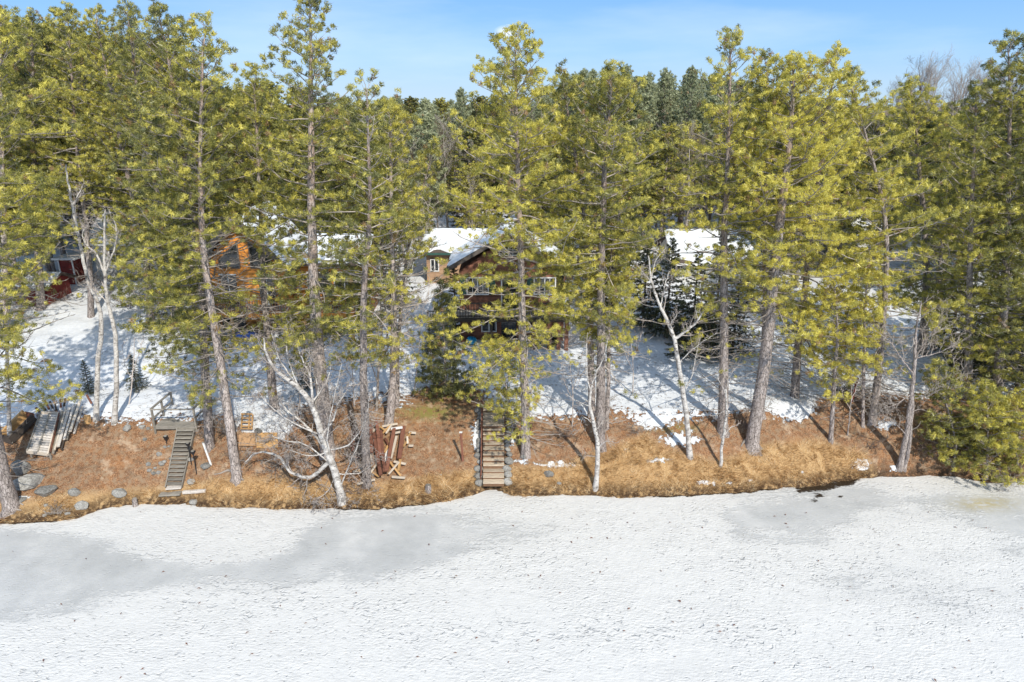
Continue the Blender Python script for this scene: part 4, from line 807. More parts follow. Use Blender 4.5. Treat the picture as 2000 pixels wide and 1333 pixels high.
for i, a in enumerate([(445, 845, 1.1, 0.9, 'brown bare shrub between the two pines right of the stair landing'), (620, 830, 1.3, 1.4, 'brown tangle of twigs behind the dead white birch'), (560, 900, 0.9, 1.3, 'low twig tangle under the dead birch limbs'), (690, 900, 1.0, 1.0, 'grey brush between the dead birch and the board pile'), (1455, 835, 0.9, 0.7, 'small brown shrub at the foot of the thick leaning pine'), (505, 662, 1.2, 2.2, 'red-brown shrub below the deck of the orange cabin'), (1105, 672, 1.2, 1.3, 'rust coloured shrub at the right corner of the red-brown house'), (985, 690, 0.9, 1.0, 'bare twigs in the snow before the red-brown house'), (1750, 800, 1.2, 2.0, 'grey brush on the shaded lawn left of the bushy young pines'), (1690, 770, 0.8, 1.5, 'low grey brush by the red post'), (1640, 765, 0.8, 1.2, 'low brush at the snow edge between slender pines'), (1810, 880, 1.0, 1.5, 'brown brush under the bushy young pines'), (1960, 940, 0.8, 1.2, 'reddish brush at the ice edge below the bushy young pines'), (200, 560, 2.2, 2.6, 'tall brown bare shrub behind the white birches'), (255, 600, 1.8, 2.2, 'brown bare shrub left of the orange cabin'), (850, 465, 2.6, 3.0, 'grey bare shrub left of the garage with snowy roof'), (1360, 690, 1.6, 1.8, 'brown brush below the dark spruces'), (1175, 470, 3.0, 2.6, 'brown bare shrub behind the roof of the red-brown house'), (110, 1000, 0.4, 0.5, 'small brown bush among shore rocks at left'), (905, 760, 0.6, 1.0, 'low twigs above the top of the stone stair'), (470, 900, 0.6, 1.1, 'low grey twigs spread below the leaning pine'), (540, 915, 0.5, 1.2, 'fine bare twigs in the grass left of the dead birch'), (600, 940, 0.5, 1.2, 'twiggy brush in the grass at the foot of the dead birch'), (690, 960, 0.5, 0.9, 'grey twigs by the ice right of the dead birch foot'), (520, 860, 0.8, 1.0, 'brush beside the tan plywood sheets'), (700, 860, 0.9, 0.9, 'reddish brush left of the board pile'), (1100, 850, 0.6, 0.9, 'thin bare twigs between the tall pine and small white birch'), (1240, 840, 0.6, 1.0, 'thin twigs on the bank left of the forked birch'), (1700, 870, 0.7, 1.2, 'brown brush in the shade left of the leaning grey hardwood'), (1600, 800, 0.5, 0.9, 'twigs above the grass behind the small slender pine'), (400, 850, 0.6, 0.7, 'brown twigs right of the wooden stair'), (66, 600, 1.0, 1.6, 'brown brush in front of the barn red shed'), (118, 590, 1.0, 1.2, 'brown brush right of the barn red shed'), (30, 610, 1.0, 1.4, 'brown brush at the left edge before the shed')]):
    shrub(a[0], a[1], a[2], a[3], a[4], M['brown_twig'] if i % 3 else M['twig'], i)

# ------------------------------------------------------------------ spruces and the wood behind: one of each kind, then copies
def spruce_mesh(H, Rm, nl, rng, K=9, ln=0.11, wd=0.03):
    path = np.array([v3(0, 0, z) for z in np.linspace(0, H, 14)]); tr = Tree(rng); az = 0
    for h in np.linspace(0.06, 0.98, nl):
        az += 2.399 + rng.normal(0, 0.3); L = Rm * (1 - h) ** 0.85 * rng.uniform(0.75, 1.1) + 0.1; el = R(-12 + 45 * h); p = v3(0, 0, H * h); d = v3(math.cos(az) * math.cos(el), math.sin(az) * math.cos(el), math.sin(el)); n = max(2, int(L / 0.35)); q = p
        for k in range(n):
            d = nrm(d + v3(0, 0, 0.10 * k / n)); e = q + d * L / n; tr.stick(q, e, 0.018 * (1 - k / n) + 0.005, 0.018 * (1 - (k + 1) / n) + 0.004)
            perp = np.cross(d, v3(0, 0, 1))
            for s in (-1, 1):
                l = (0.5 - 0.3 * k / n) * min(L, 1.3); a = q + (e - q) * rng.random(); b = a + nrm(perp * s + d * 0.9 + v3(0, 0, -0.12)) * l
                tr.stick(a, b, 0.008, 0.003)
                for c in range(int(l / 0.13) + 1): tr.tuft(a + (b - a) * (c + 0.6) / (int(l / 0.13) + 1.2), b - a + v3(0, 0, 0.05), 1.0, rng.normal(0, 0.1))
            tr.tuft(e, d, 1.0)
            q = e
    tv, tf, _ = trunk_mesh('trunk', path, 0.02 + H * 0.011, None, rng, 7, 0.3)
    return mesh_np('trunk', tv, tf, M['dark_bark'], 4, True), sticks_mesh('branches', tr, M['brown_twig']), needles_mesh('crown', tr, M['needle_spruce'], K, ln, wd, 0.12, 0.3, fwd=(0.5, 1.4))
def stand(name, parts, base, label, group, rz, s, first=False):
    t = thing(name, base, label, 'tree', group, rz); t.scale = s
    for nm, me in zip(('trunk', 'branches', 'crown'), parts):
        if me is not None:
            o = link(nm, me, t)
            if nm != 'trunk': o['kind'] = 'stuff'
    return t
def copy_tree(src, base, label, group, rz, s):
    t = src.copy(); COL.objects.link(t); t.location = base; t.rotation_euler = (0, 0, rz); t.scale = s; t['label'] = label; t['group'] = group
    for ch in list(src.children):
        c = ch.copy(); COL.objects.link(c); c.parent = t
    return t
rs = np.random.default_rng(99)
sp = [spruce_mesh(6.0, 1.9, 74, np.random.default_rng(31)), spruce_mesh(6.0, 1.6, 66, np.random.default_rng(32))]
spr = [((1300, 660), 6.2, 'dark spruce behind the forked white birch'), ((1350, 668), 5.6, 'dark spruce just left of the reddish trunked pine'), ((1255, 640), 5.4, 'dark spruce right of the three close pine trunks'), ((1395, 650), 6.5, 'dark spruce standing before the snowy roof at right'), ((1380, 700), 4.0, 'low dark spruce at the edge of the shaded lawn'), ((1325, 700), 3.4, 'lowest of the dark spruces, touching the snow'), ((1430, 690), 4.5, 'dark spruce behind the reddish trunked pine'), ((176, 770), 1.9, 'tiny dark spruce in the snow behind the left birch'), ((268, 762), 2.0, 'tiny spruce in the snow right of the white birches'), ((890, 655), 4.6, 'dark spruce at the left corner of the red-brown house'), ((845, 690), 2.3, 'small spruce below the side deck of the red-brown house'), ((1640, 700), 3.0, 'small spruce on the shaded lawn behind slender pines'), ((1930, 740), 5.2, 'dark spruce behind the bushy young pines'), ((1985, 760), 5.5, 'dark spruce at the right edge of the photo'), ((1870, 735), 3.6, 'dark spruce left of the dark pine trunk on the right'), ((700, 640), 4.5, 'dark spruce behind the many-stemmed bare hardwood'), ((650, 650), 4.0, 'dark spruce right of the orange cabin'), ((770, 600), 6.0, 'dark spruce between the cabin and the garage'), ((1180, 600), 5.0, 'dark spruce right of the red-brown house'), ((1225, 560), 6.5, 'taller dark spruce beyond the red-brown house'), ((600, 760), 2.0, 'small spruce on snow behind the dead birch'), ((1905, 700), 6.5, 'tall dark spruce behind the middle bushy young pine'), ((1965, 715), 7.0, 'tall dark spruce below the tallest right pine'), ((1850, 690), 5.0, 'dark spruce right of the thin dark pine trunk'), ((2010, 690), 7.5, 'dark spruce cut by the right edge')]
protos = {}
for i, (b, h, lb) in enumerate(spr):
    k = i % 2; g = G(*b); s = h / 6.0
    if k not in protos: protos[k] = stand('spruce_tree', sp[k], g, lb, 'dark spruces on the lawn', rs.uniform(0, 6), (s, s, s))
    else: copy_tree(protos[k], g, lb, 'dark spruces on the lawn', rs.uniform(0, 6), (s * 1.05, s * 1.05, s))
def gen_pine(H, Rm, cb, nl, seed, K=14, ln=0.22, wd=0.050, tint=0.43, nmat='needle', dens=0.9, lowdeg=-8, topdeg=58, tsize=1.15, spacing=0.36, prof=OLD_PROF, curve=0.16, fwd=(-0.05, 0.95), scal=0.55):
    rng = np.random.default_rng(seed); pts = [v3(0, 0, 0), v3(rng.normal(0, .15), rng.normal(0, .15), H * 0.4), v3(rng.normal(0, .3), rng.normal(0, .3), H)]
    path = smooth_path(pts, 18); tr = Tree(rng); pine_limbs(tr, path, cb, prof, Rm * 1.1, int(nl * 1.42), tsize, rng, lowdeg=lowdeg, topdeg=topdeg, density=dens, spacing=spacing, curve=curve)
    tv, tf, _ = trunk_mesh('trunk', path, 0.24, None, rng, 8, 0.3)
    return mesh_np('trunk', tv, tf, M['pine_bark'], 4, True), sticks_mesh('branches', tr, M['twig']), needles_mesh('crown', tr, M[nmat], K, ln, wd, 0.2, tint, fwd=fwd, scal=scal)
reds = [gen_pine(17, 3.3, 0.36, 84, 201 + i, tint=0.3 + 0.08 * (i % 3)) for i in range(4)]
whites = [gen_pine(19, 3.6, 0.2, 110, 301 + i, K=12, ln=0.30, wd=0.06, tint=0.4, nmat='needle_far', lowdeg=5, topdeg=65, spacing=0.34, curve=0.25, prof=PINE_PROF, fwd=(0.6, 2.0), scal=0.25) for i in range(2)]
def bare_mesh(H, seed, mat):
    rng = np.random.default_rng(seed); path = smooth_path([v3(0, 0, 0), v3(rng.normal(0, .2), 0, H * 0.45), v3(rng.normal(0, .5), rng.normal(0, .5), H)], 14); tr = Tree(rng); rd = np.linspace(0.16, 0.015, 14)
    spawn(tr, path, rd * 1.2, rng, 22, 4.6, 2, 0.4, 0.25, 0.7)
    tv, tf, _ = trunk_mesh('trunk', path, 0.16, None, rng, 7, 0.3)
    return mesh_np('trunk', tv, tf, mat, 4, True), sticks_mesh('branches', tr, mat), None
bares = [bare_mesh(13, 401 + i, M['twig'] if i != 1 else M['brown_twig']) for i in range(3)]
skyl = np.array([(-200, 60), (0, 62), (150, 50), (250, 55), (400, 95), (460, 170), (560, 150), (680, 225), (740, 255), (790, 300), (860, 310), (920, 290), (960, 250), (1100, 215), (1250, 225), (1370, 215), (1500, 175), (1650, 205), (1780, 215), (1900, 220), (2000, 130), (2200, 100)], float)
pr = {}
def plant(kind, idx, meshes, H0, x, y, H, label, group, name, wide=1.0):
    group = name.replace('_', ' ') + 's ' + min(MARKS, key=lambda q: abs(q[0] - (1000 + F * x / (y * 0.9455 + 3.5))))[1]
    base = Vector((x, y, Tz(x, y) - 0.1)); s = H / H0; sc = (s * wide, s * wide, s); rz = rs.uniform(0, 6.28); key = (kind, idx)
    if key not in pr: pr[key] = stand(name, meshes[idx], base, label, group, rz, sc)
    else: copy_tree(pr[key], base, label, group, rz, sc)
def zone(px):
    return ('above the red shed' if px < 250 else 'behind the orange log cabin' if px < 700 else 'behind the beige garage' if px < 950 else 'behind the red-brown house' if px < 1280 else 'behind the snowy roof at right' if px < 1520 else 'behind the yellow green pines' if px < 1760 else 'behind the bushy young pines')
MARKS = [(20, 'at the far left edge'), (80, 'above the red shed'), (150, 'above the birch pair'), (230, 'left of the stair landing'), (330, 'above the stair landing'), (430, 'left above the orange cabin'), (530, 'over the orange cabin'), (610, 'behind the tallest red pine'), (690, 'right of the tallest red pine'), (770, 'left of the beige garage'), (860, 'over the beige garage'), (940, 'left of the house gable'), (1015, 'over the red-brown gable'), (1100, 'right of the house gable'), (1190, 'behind the three close pines'), (1280, 'beside the snowy right roof'), (1360, 'over the snowy right roof'), (1440, 'behind the reddish trunked pine'), (1530, 'behind the thick leaning pine'), (1620, 'behind the mossy pine'), (1710, 'behind the pale leaning pine'), (1800, 'above the leaning grey hardwood'), (1890, 'above the bushy young pines'), (1980, 'at the far right edge')]
def lab(kind, px, y, H, y1, y2):
    m = min(MARKS, key=lambda q: abs(q[0] - px))[1]
    k = min(MARKS, key=lambda q: abs(q[0] - px))[0]; e = y2 - y1
    row = 'front' if y < y1 - e / 3 else 'second' if y < y1 + e / 3 else 'third' if y < y2 else 'fourth' if y < y2 + e else 'hindmost'
    return ('low ' if H < 7.5 else 'short ' if H < 10 else 'middling ' if H < 13 else 'tall ' if H < 17 else 'very tall ') + kind + ', ' + row + ' row of the wood, ' + ('left part, ' if px < k - 12 else 'right part, ' if px > k + 12 else 'middle part, ') + m
# the middle rows of red pines, hidden feet, tops following the skyline
cnt = 0
houses_xy = [(-19.5, -8.5, 38, 47), (-5.5, 5.5, 36.5, 45), (-7, 5, 46, 57), (8, 19, 44, 56), (-32, -24, 43, 50)]
tries = 0; placed = []
while cnt < 185 and tries < 4000:
    tries += 1
    y = 44 + 36 * rs.random() ** 1.1; px = rs.uniform(-80, 2080); zc = y * 0.9455 + 4; x = (px - 1000) / F * zc
    if any(a < x < b and c < y < d for a, b, c, d in houses_xy): continue
    if 770 < px < 1010 and y < 59: continue
    if 1300 < px < 1460 and y < 62: continue
    if 1710 < px < 1800 and y < 52: continue
    if any((x - a) ** 2 + (y - b) ** 2 < 3.6 for a, b in placed): continue
    topy = np.interp(px, skyl[:, 0], skyl[:, 1]) + rs.uniform(0, 70) + max(0, (y - 60)) * 0.6
    H = AY(px, topy, y).z - Tz(x, y)
    if H < 7 or H > 26: continue
    placed.append((x, y)); cnt += 1
    plant('red', cnt % 4, reds, 17, x, y, H, lab('red pine', px, y, H, 50, 64), 'red pines in the wood ' + zone(px), 'red_pine', min(1.25, 15 / H) if H < 14 else 0.95)
# far wood: bluish white pines and bare hardwoods
cnt = 0; tries = 0
farl = np.array([(-200, 130), (400, 140), (700, 250), (780, 215), (850, 205), (900, 190), (960, 225), (1080, 165), (1120, 140), (1200, 145), (1300, 145), (1380, 150), (1500, 165), (1640, 200), (1700, 200), (2200, 190)], float)
while cnt < 190 and tries < 4000:
    tries += 1
    y = rs.uniform(80, 175); px = rs.uniform(-60, 2060); x = (px - 1000) / F * (y * 0.9455 + 3)
    if any((x - a) ** 2 + (y - b) ** 2 < 7.0 for a, b in placed): continue
    H = AY(px, np.interp(px, farl[:, 0], farl[:, 1]) + rs.uniform(0, 45), y).z - Tz(x, y)
    if H < 6: continue
    placed.append((x, y)); cnt += 1
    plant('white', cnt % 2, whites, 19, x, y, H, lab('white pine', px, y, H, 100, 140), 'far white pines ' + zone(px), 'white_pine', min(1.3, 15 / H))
for (px, py, y) in [(903, 180, 78), (840, 207, 80), (815, 225, 86), (1118, 150, 84), (1145, 144, 92), (1210, 134, 96), (1290, 142, 90), (1335, 138, 84), (1250, 150, 88), (1375, 150, 90), (1180, 142, 88)]:
    x = (px - 1000) / F * (y * 0.9455 + 3); H = AY(px, py, y).z - Tz(x, y); cnt += 1
    plant('white', cnt % 2, whites, 19, x, y, H, lab('white pine', px, y, H, 100, 140), 'far white pines ' + zone(px), 'white_pine', 0.85)
# rows closing the horizon, and the slope left of the garage
cnt = 0; tries = 0
while cnt < 95 and tries < 4000:
    tries += 1; y = rs.uniform(150, 250); px = rs.uniform(-60, 2060); x = (px - 1000) / F * (y * 0.9455 + 3)
    H = AY(px, np.interp(px, farl[:, 0], np.maximum(farl[:, 1], 150)) + rs.uniform(0, 25) if px < 680 or px > 960 else rs.uniform(196, 212), y).z - Tz(x, y)
    if H < 5 or any((x - a) ** 2 + (y - b) ** 2 < 9.0 for a, b in placed): continue
    placed.append((x, y)); cnt += 1
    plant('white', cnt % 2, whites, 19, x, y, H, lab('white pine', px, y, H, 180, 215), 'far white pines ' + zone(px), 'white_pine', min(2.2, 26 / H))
for i in range(96):
    px = rs.uniform(705, 975) if i < 28 else rs.uniform(640, 990); y = rs.uniform(60, 92) if i < 28 else rs.uniform(90, 150); x = (px - 1000) / F * (y * 0.9455 + 3.5); H = AY(px, rs.uniform(225, 400) if i < 28 else rs.uniform(190, 218), y).z - Tz(x, y)
    if H < 2.5: continue
    if i % 3 == 0: plant('white', i % 2, whites, 19, x, y, H, lab('white pine', px, y, H, 70, 82), 'far white pines ' + zone(px), 'white_pine', 1.2)
    elif i % 3 == 1: copy_tree(protos[i % 2], Vector((x, y, Tz(x, y))), lab('dark spruce', px, y, H, 70, 82), 'dark spruces of the slope left of the garage', rs.uniform(0, 6), (H / 6 * .8, H / 6 * .8, H / 6))
    else: plant('red', i % 4, reds, 17, x, y, H, lab('red pine', px, y, H, 70, 82), 'red pines in the wood ' + zone(px), 'red_pine', 1.2)
cnt = 0; tries = 0
while cnt < 130 and tries < 4000:
    tries += 1
    px = rs.uniform(1640, 1960) if cnt < 44 else rs.choice([rs.uniform(740, 960), rs.uniform(1050, 1400), rs.uniform(1300, 1800), rs.uniform(50, 400)]); y = rs.uniform(72, 120) if cnt < 44 else rs.uniform(50, 80); x = (px - 1000) / F * (y * 0.9455 + 3)
    if any((x - a) ** 2 + (y - b) ** 2 < 2.5 for a, b in placed) or any(a < x < b and c < y < d for a, b, c, d in houses_xy): continue
    topy = np.interp(px, [1640, 1700, 1780, 1850, 1920, 1980], [215, 190, 140, 150, 155, 190]) + rs.uniform(-8, 30) if cnt < 44 else rs.uniform(240, 380)
    H = AY(px, topy, y).z - Tz(x, y)
    if H < 4: continue
    placed.append((x, y)); cnt += 1
    plant('bare', cnt % 3, bares, 13, x, y, H, lab('bare hardwood', px, y, H, 58, 72), 'leafless hardwoods ' + zone(px), 'bare_hardwood', 1.0)

# ------------------------------------------------------------------ rocks
def rock_mesh(seed):
    rng = np.random.default_rng(seed); import bmesh
    bm = bmesh.new(); bmesh.ops.create_icosphere(bm, subdivisions=2, radius=1.0)
    dirs = rng.normal(size=(7, 3)); dirs /= np.linalg.norm(dirs, axis=1)[:, None]; cut = rng.uniform(0.6, 0.9, 7)
    for v in bm.verts:
        p = np.array(v.co)
        for d, c in zip(dirs, cut):
            k = p @ d
            if k > c: p = p - d * (k - c)
        v.co = Vector(p * (1 + 0.06 * rng.normal()))
    me = bpy.data.meshes.new('stone'); bm.to_mesh(me); bm.free(); me.materials.append(M['rock']); return me
RK = [rock_mesh(60 + i) for i in range(6)]
def rock(px, py, w, h, label, group='grey rocks along the shore', dz=0.3, name='rock', parent=None, k=None):
    g = G(px, py); s = w / 2 / F * (g.y * 0.9455 + (CZ - g.z) * 0.3256); hh = h / 2 / F * (g.y * 0.9455 + (CZ - g.z) * 0.3256)
    rr = random.Random(int(px * 7 + py)); o = link(name, RK[rr.randrange(6) if k is None else k], parent)
    c = Vector((g.x, g.y, g.z + hh * dz))
    o.location = c - parent.location if parent else c
    o.scale = (s, s * rr.uniform(0.7, 0.95), max(hh * 0.95, 0.05)); o.rotation_euler = (0, 0, rr.uniform(-0.5, 0.5))
    if not parent: prop(o, label, 'rock', group)
    return o
for a in [(147, 964, 24, 20, 'angular grey rock left of two rounder shore rocks'), (160, 990, 26, 20, 'pointed grey rock touching the ice in front of the angular one'), (235, 965, 30, 20, 'dark rounded rock in tan grass right of the shore pair'), (90, 962, 44, 18, 'pale flat-topped rock beside the cut-off pine foot'), (58, 945, 60, 34, 'big mottled grey rock under the dock sections'), (40, 920, 40, 34, 'mottled boulder between the pine foot and the dock section'), (38, 977, 28, 8, 'flat white slab beside the exposed pine roots'), (248, 838, 20, 14, 'grey rock at snow edge left of the landing'), (278, 836, 14, 10, 'small pale rock near the left landing post'), (290, 838, 9, 7, 'tiny rock beside the left landing post'), (283, 860, 9, 8, 'small half-buried stone below the landing'), (311, 889, 12, 11, 'round grey stone left of the wooden stair'), (374, 944, 18, 14, 'grey rock right of the lowest stair tread'), (378, 982, 18, 13, 'white frosted rock at ice edge below the log'), (403, 911, 22, 12, 'flat grey stone below the leaning white post'), (1072, 928, 22, 16, 'round grey rock in tan grass right of the stone stair'), (1024, 893, 14, 10, 'small rock at foot of the pine by the stone stair'), (88, 1008, 10, 7, 'small pale stone at the left waterline'), (132, 1004, 12, 6, 'small flat stone by the ice at left'), (372, 900, 14, 10, 'stone under the right edge of the wooden stair'), (505, 848, 18, 20, 'snow dusted rock right of the wooden rack'), (90, 988, 9, 8, 'round pebble-like rock in shore grass'), (1092, 945, 10, 6, 'half-buried stone in grass right of the round rock')]:
    rock(*a)
# ring of fire stones
for i, (x, y, w, h) in enumerate([(290, 908, 10, 9), (292, 920, 11, 9), (300, 926, 10, 8), (310, 925, 11, 9), (316, 908, 13, 12), (321, 903, 10, 8), (303, 915, 8, 6), (323, 874, 9, 7), (330, 873, 7, 6), (333, 897, 7, 6)]):
    rock(x, y, w, h, 'small grey stone of the broken ring left of the wooden stair', 'ring of small stones left of the wooden stair')
# a rotten stump and posts
def stump(px, py, r, h, label):
    g = G(px, py); t = thing('tree_stump', g, label, 'stump', 'grey stumps on the shore'); rng = np.random.default_rng(int(px))
    path = np.array([v3(0, 0, -0.1), v3(0, 0, 0.05), v3(0.01, 0, h * 0.6), v3(0.02, 0.01, h)]); v, f = tube_np(path, [r * 1.3, r * 1.1, r, r * 0.92], 9, 0.2, rng)
    link('wood', mesh_np('wood', v, f, M['pine_bark'], 4, True), t)
    top = v[-9:] - v3(0, 0, 0.01); c = top.mean(0) - v3(0, 0, 0.03); vv = np.concatenate([top, [c]]); ff = [(i, (i + 1) % 9, 9) for i in range(9)]
    link('cut_top', mesh_np('cut_top', vv, np.array(ff), M['grey_wood'], 3), t)
stump(265, 990, 0.11, 0.42, 'upright grey stump at the ice edge left of the wooden stair'); stump(836, 958, 0.14, 0.28, 'weathered stump in the tan grass left of the stone stair')
def post(px, py, h, w, lean, mat, label, name='post', cap=None, cat='post', group=None):
    g = G(px, py); t = thing(name, g, label, cat, group)
    bar('shaft', mat, t, g - Vector((0, 0, 0.1)), g + Vector((lean, 0, h)), w, w, up=(0, 1, 0))
    if cap: bar('cap', cap, t, g + Vector((lean - w * .7, 0, h)), g + Vector((lean + w * .7, 0, h)), w * 1.4, 0.03)
post(904, 900, 1.5, 0.10, -0.06, M['brown_wood'], 'brown square post standing left of the stone stair', cap=M['white'])
post(413, 908, 1.15, 0.075, -0.22, M['white'], 'leaning whitish post with a collar right of the wooden stair', cap=M['grey_wood'])
post(1663, 784, 1.3, 0.10, 0.12, M['barn_red'], 'dark red post at the snow edge among slender pines')
post(97, 738, 1.6, 0.04, -0.15, M['pale_wood'], 'thin pale stake in the snow at left')
def lamp(px, py, h, label):
    g = G(px, py); t = thing('garden_light', g, label, 'garden light', 'dark path lights by the wooden stair')
    bar('stake', M['black'], t, g - Vector((0, 0, 0.1)), g + Vector((0, 0, h)), 0.035, 0.035, up=(0, 1, 0))
    z = g + Vector((0, 0, h)); mb = MB(); n = 8
    ring = lambda r, dz: [z + Vector((math.cos(i * math.tau / n) * r, math.sin(i * math.tau / n) * r, dz)) for i in range(n)]
    a, b = ring(0.05, -0.05), ring(0.13, 0.12)
    for i in range(n): mb.poly([a[i], a[(i + 1) % n], b[(i + 1) % n], b[i]])
    mb.poly(b); mb.poly(a); mb.build('shade', M['black'], t)
    mb = MB(); mb.box(z + Vector((0, 0, 0.145)), (0.12, 0.12, 0.04)); mb.build('cap', M['grey_wood'], t)
lamp(384, 926, 1.05, 'tall dark path light right of the wooden stair'); lamp(326, 868, 0.3, 'short dark path light left of the wooden stair'); lamp(374, 908, 1.0, 'path light pressed against the right side of the wooden stair')

# ------------------------------------------------------------------ wooden stair with landing
GW = M['grey_wood']
def wood_stair():
    foot = G(303, 848); dz = foot.z + 0.42; A = P(304, 832, dz); B = P(380, 832, dz); back = P(310, 799, dz); D = back.y - A.y
    x0, x1, y0, y1 = A.x, B.x, A.y, A.y + max(1.4, min(D, 2.6))
    t = thing('wooden_stair', (x0, y0, foot.z), 'grey weathered wooden stair rising from the shore to a railed landing', 'stair')
    nb = 11; w = (y1 - y0) / nb
    for i in range(nb): box('deck_board', GW, t, ((x0 + x1) / 2, y0 + w * (i + .5), dz), (round(x1 - x0, 2), round(w - 0.012, 3), 0.035), var=i % 4)
    box('fascia', GW, t, ((x0 + x1) / 2, y0 - 0.022, dz - 0.09), (round(x1 - x0, 2), 0.035, 0.17)); box('fascia', GW, t, (x0 - .02, (y0 + y1) / 2, dz - 0.09), (0.035, round(y1 - y0, 2), 0.17)); box('fascia', GW, t, (x1 + .02, (y0 + y1) / 2, dz - 0.09), (0.035, round(y1 - y0, 2), 0.17))
    H = 0.9
    for (x, y) in ((x0 - .06, y0), (x0 - .06, (y0 + y1) / 2), (x0 - .06, y1), (x1 + .07, y0), (x1 + .07, (y0 + y1) / 2), (x1 + .07, y1)):
        zb = min(Tz(x, y), dz) - 0.15; box('post', GW, t, (x, y, (zb + dz + H) / 2), (0.09, 0.09, round(dz + H - zb, 2)))
    for x in (x0 - .06, x1 + .07):
        bar('rail', GW, t, (x, y0 - .05, dz + H), (x, y1 + .05, dz + H), 0.13, 0.04); bar('rail', GW, t, (x + .06, y0, dz + H * .5), (x + .06, y1, dz + H * .5), 0.035, 0.09)
    sx1 = x1 + 0.02; sx0 = P(347, 832, dz).x
    xm = P(347, 830, dz + H).x; box('post', GW, t, (xm - .05, y0 - .05, dz + H / 2 - .05), (0.06, 0.06, H)); bar('rail', GW, t, (x0 - .06, y0 - .05, dz + H - 0.02), (xm - .05, y0 - .05, dz + H - 0.02), 0.09, 0.04)
    b0 = G(325, 950); b1 = G(357, 950); bz = b0.z + 0.10
    def L(u, s): return Vector((b0.x + (sx0 - b0.x) * u, b0.y + (y0 - .03 - b0.y) * u, bz + (dz - .05 - bz) * u)) if s == 0 else Vector((b1.x + (sx1 - b1.x) * u, b0.y + (y0 - .03 - b0.y) * u, bz + (dz - .05 - bz) * u))
    for s in (0, 1): bar('stringer', GW, t, L(-0.03, s) - Vector((0, 0, .10)), L(1, s) - Vector((0, 0, .10)), 0.05, 0.25)
    n = 14
    for i in range(n):
        u = (i + 0.25) / n; a, b = L(u, 0), L(u, 1); bar('tread', GW, t, a + Vector((.03, 0, .0)), b - Vector((.03, 0, 0)), 0.235, 0.04, var=i % 4)
    for s, u in ((1, 0.5), (1, 0.15), (0, 0.5)):
        p = L(u, s); box('post', GW, t, (p.x, p.y, (p.z + Tz(p.x, p.y) - .3) / 2 - .1), (0.08, 0.08, round(max(0.2, p.z - Tz(p.x, p.y) + .3), 2)))
    g = G(342, 967); g2 = G(342, 957)
    return t
wood_stair()
def lying(name, a, b, w, h, mat, label, cat, lift=0.05, lift2=None, group=None, roll=0):
    A = G(*a) + Vector((0, 0, lift)); B = G(*b) + Vector((0, 0, lift if lift2 is None else lift2))
    o = bar(name, mat, None, A, B, w, h, roll=roll); return prop(o, label, cat, group)
lying('plank', (313, 968), (354, 966), 0.34, 0.07, GW, 'broad grey plank lying in front of the wooden stair foot', 'plank', 0.06)
lying('plank', (326, 957), (356, 955), 0.30, 0.06, M['plank'], 'pale frosted plank directly under the lowest stair tread', 'plank', 0.1)
lying('log', (358, 964), (402, 961), 0.16, 0.14, M['plank'], 'peeling pale log on the ground right of the stair foot', 'log', 0.05)

# ------------------------------------------------------------------ dock sections and boards at left
def dock_section():
    c = [G(82, 820, 0.32), G(116, 822, 0.32), G(97, 898, 0.30), G(56, 893, 0.30)]   # top-left, top-right, bottom-right, bottom-left
    t = thing('dock_section', G(70, 896), 'sun-bleached plank dock section lying up the bank in two columns of boards', 'dock section')
    q = lambda u, v: (c[0] * (1 - u) + c[1] * u) * (1 - v) + (c[3] * (1 - u) + c[2] * u) * v
    n = 16; nn = (c[1] - c[0]).cross(c[0] - c[3]).normalized(); nn = nn if nn.z > 0 else -nn
    for i in range(n):
        v = (i + .5) / n
        for a, b in ((0.03, 0.485), (0.515, 0.97)): bar('plank', M['plank'], t, q(a, v), q(b, v), round((c[3] - c[0]).length / n * 0.80, 2), 0.035, up=nn, var=i % 4)
    for u in (0, 0.5, 1): bar('frame_beam', GW if u != 1 else M['pale_wood'], t, q(u, -0.04) + nn * 0.0, q(u, 1.02) + nn * 0.0, 0.06, 0.16, up=nn)
    for v in (-0.03, 1.02): bar('frame_beam', M['pale_wood'], t, q(0, v), q(1, v), 0.07, 0.14)
    for (x, y) in ((62, 893), (100, 898)): g = G(x, y); bar('leg', GW, t, g - Vector((0, 0, .2)), g + Vector((0, 0, .3)), 0.08, 0.08, up=(0, 1, 0))
dock_section()
def trough():
    a, b = G(16, 868, 0.25), G(62, 826, 0.35); t = thing('wooden_trough', G(20, 868), 'open wooden trough of stained boards lying beside the birch at left', 'wooden trough')
    d = (b - a).normalized(); s = Vector((d.y, -d.x, 0)).normalized() * 0.28
    bar('bottom_board', M['grey_wood'], t, a - Vector((0, 0, .15)), b - Vector((0, 0, .15)), 0.56, 0.05)
    bar('side_board', M['tan_wood'], t, a - s + Vector((0, 0, .1)), b - s + Vector((0, 0, .1)), 0.12, 0.5); bar('side_board', M['dark_wood'], t, a + s + Vector((0, 0, 0)), b + s + Vector((0, 0, 0)), 0.06, 0.42)
    bar('end_board', M['brown_wood'], t, b - s, b + s, 0.05, 0.4); bar('end_board', M['dark_wood'], t, a - s, a + s, 0.05, 0.4)
trough()
ORD = ['first laid, narrow ', 'second laid, ', 'third laid, broad ', 'fourth laid, thin ', 'fifth laid, ', 'sixth laid, thin ', 'seventh laid, outer ', 'eighth laid, inner ', 'ninth laid, outermost low ', 'tenth laid, bottom ']
ORD = ['second from left, ', 'third from left, ', 'fourth from left, broad ', 'fifth from left, thin ', 'sixth from left, ', 'seventh from left, thin ', 'outer right, broad ', 'leftmost thin ', 'outermost right, low ', 'bottom left ']
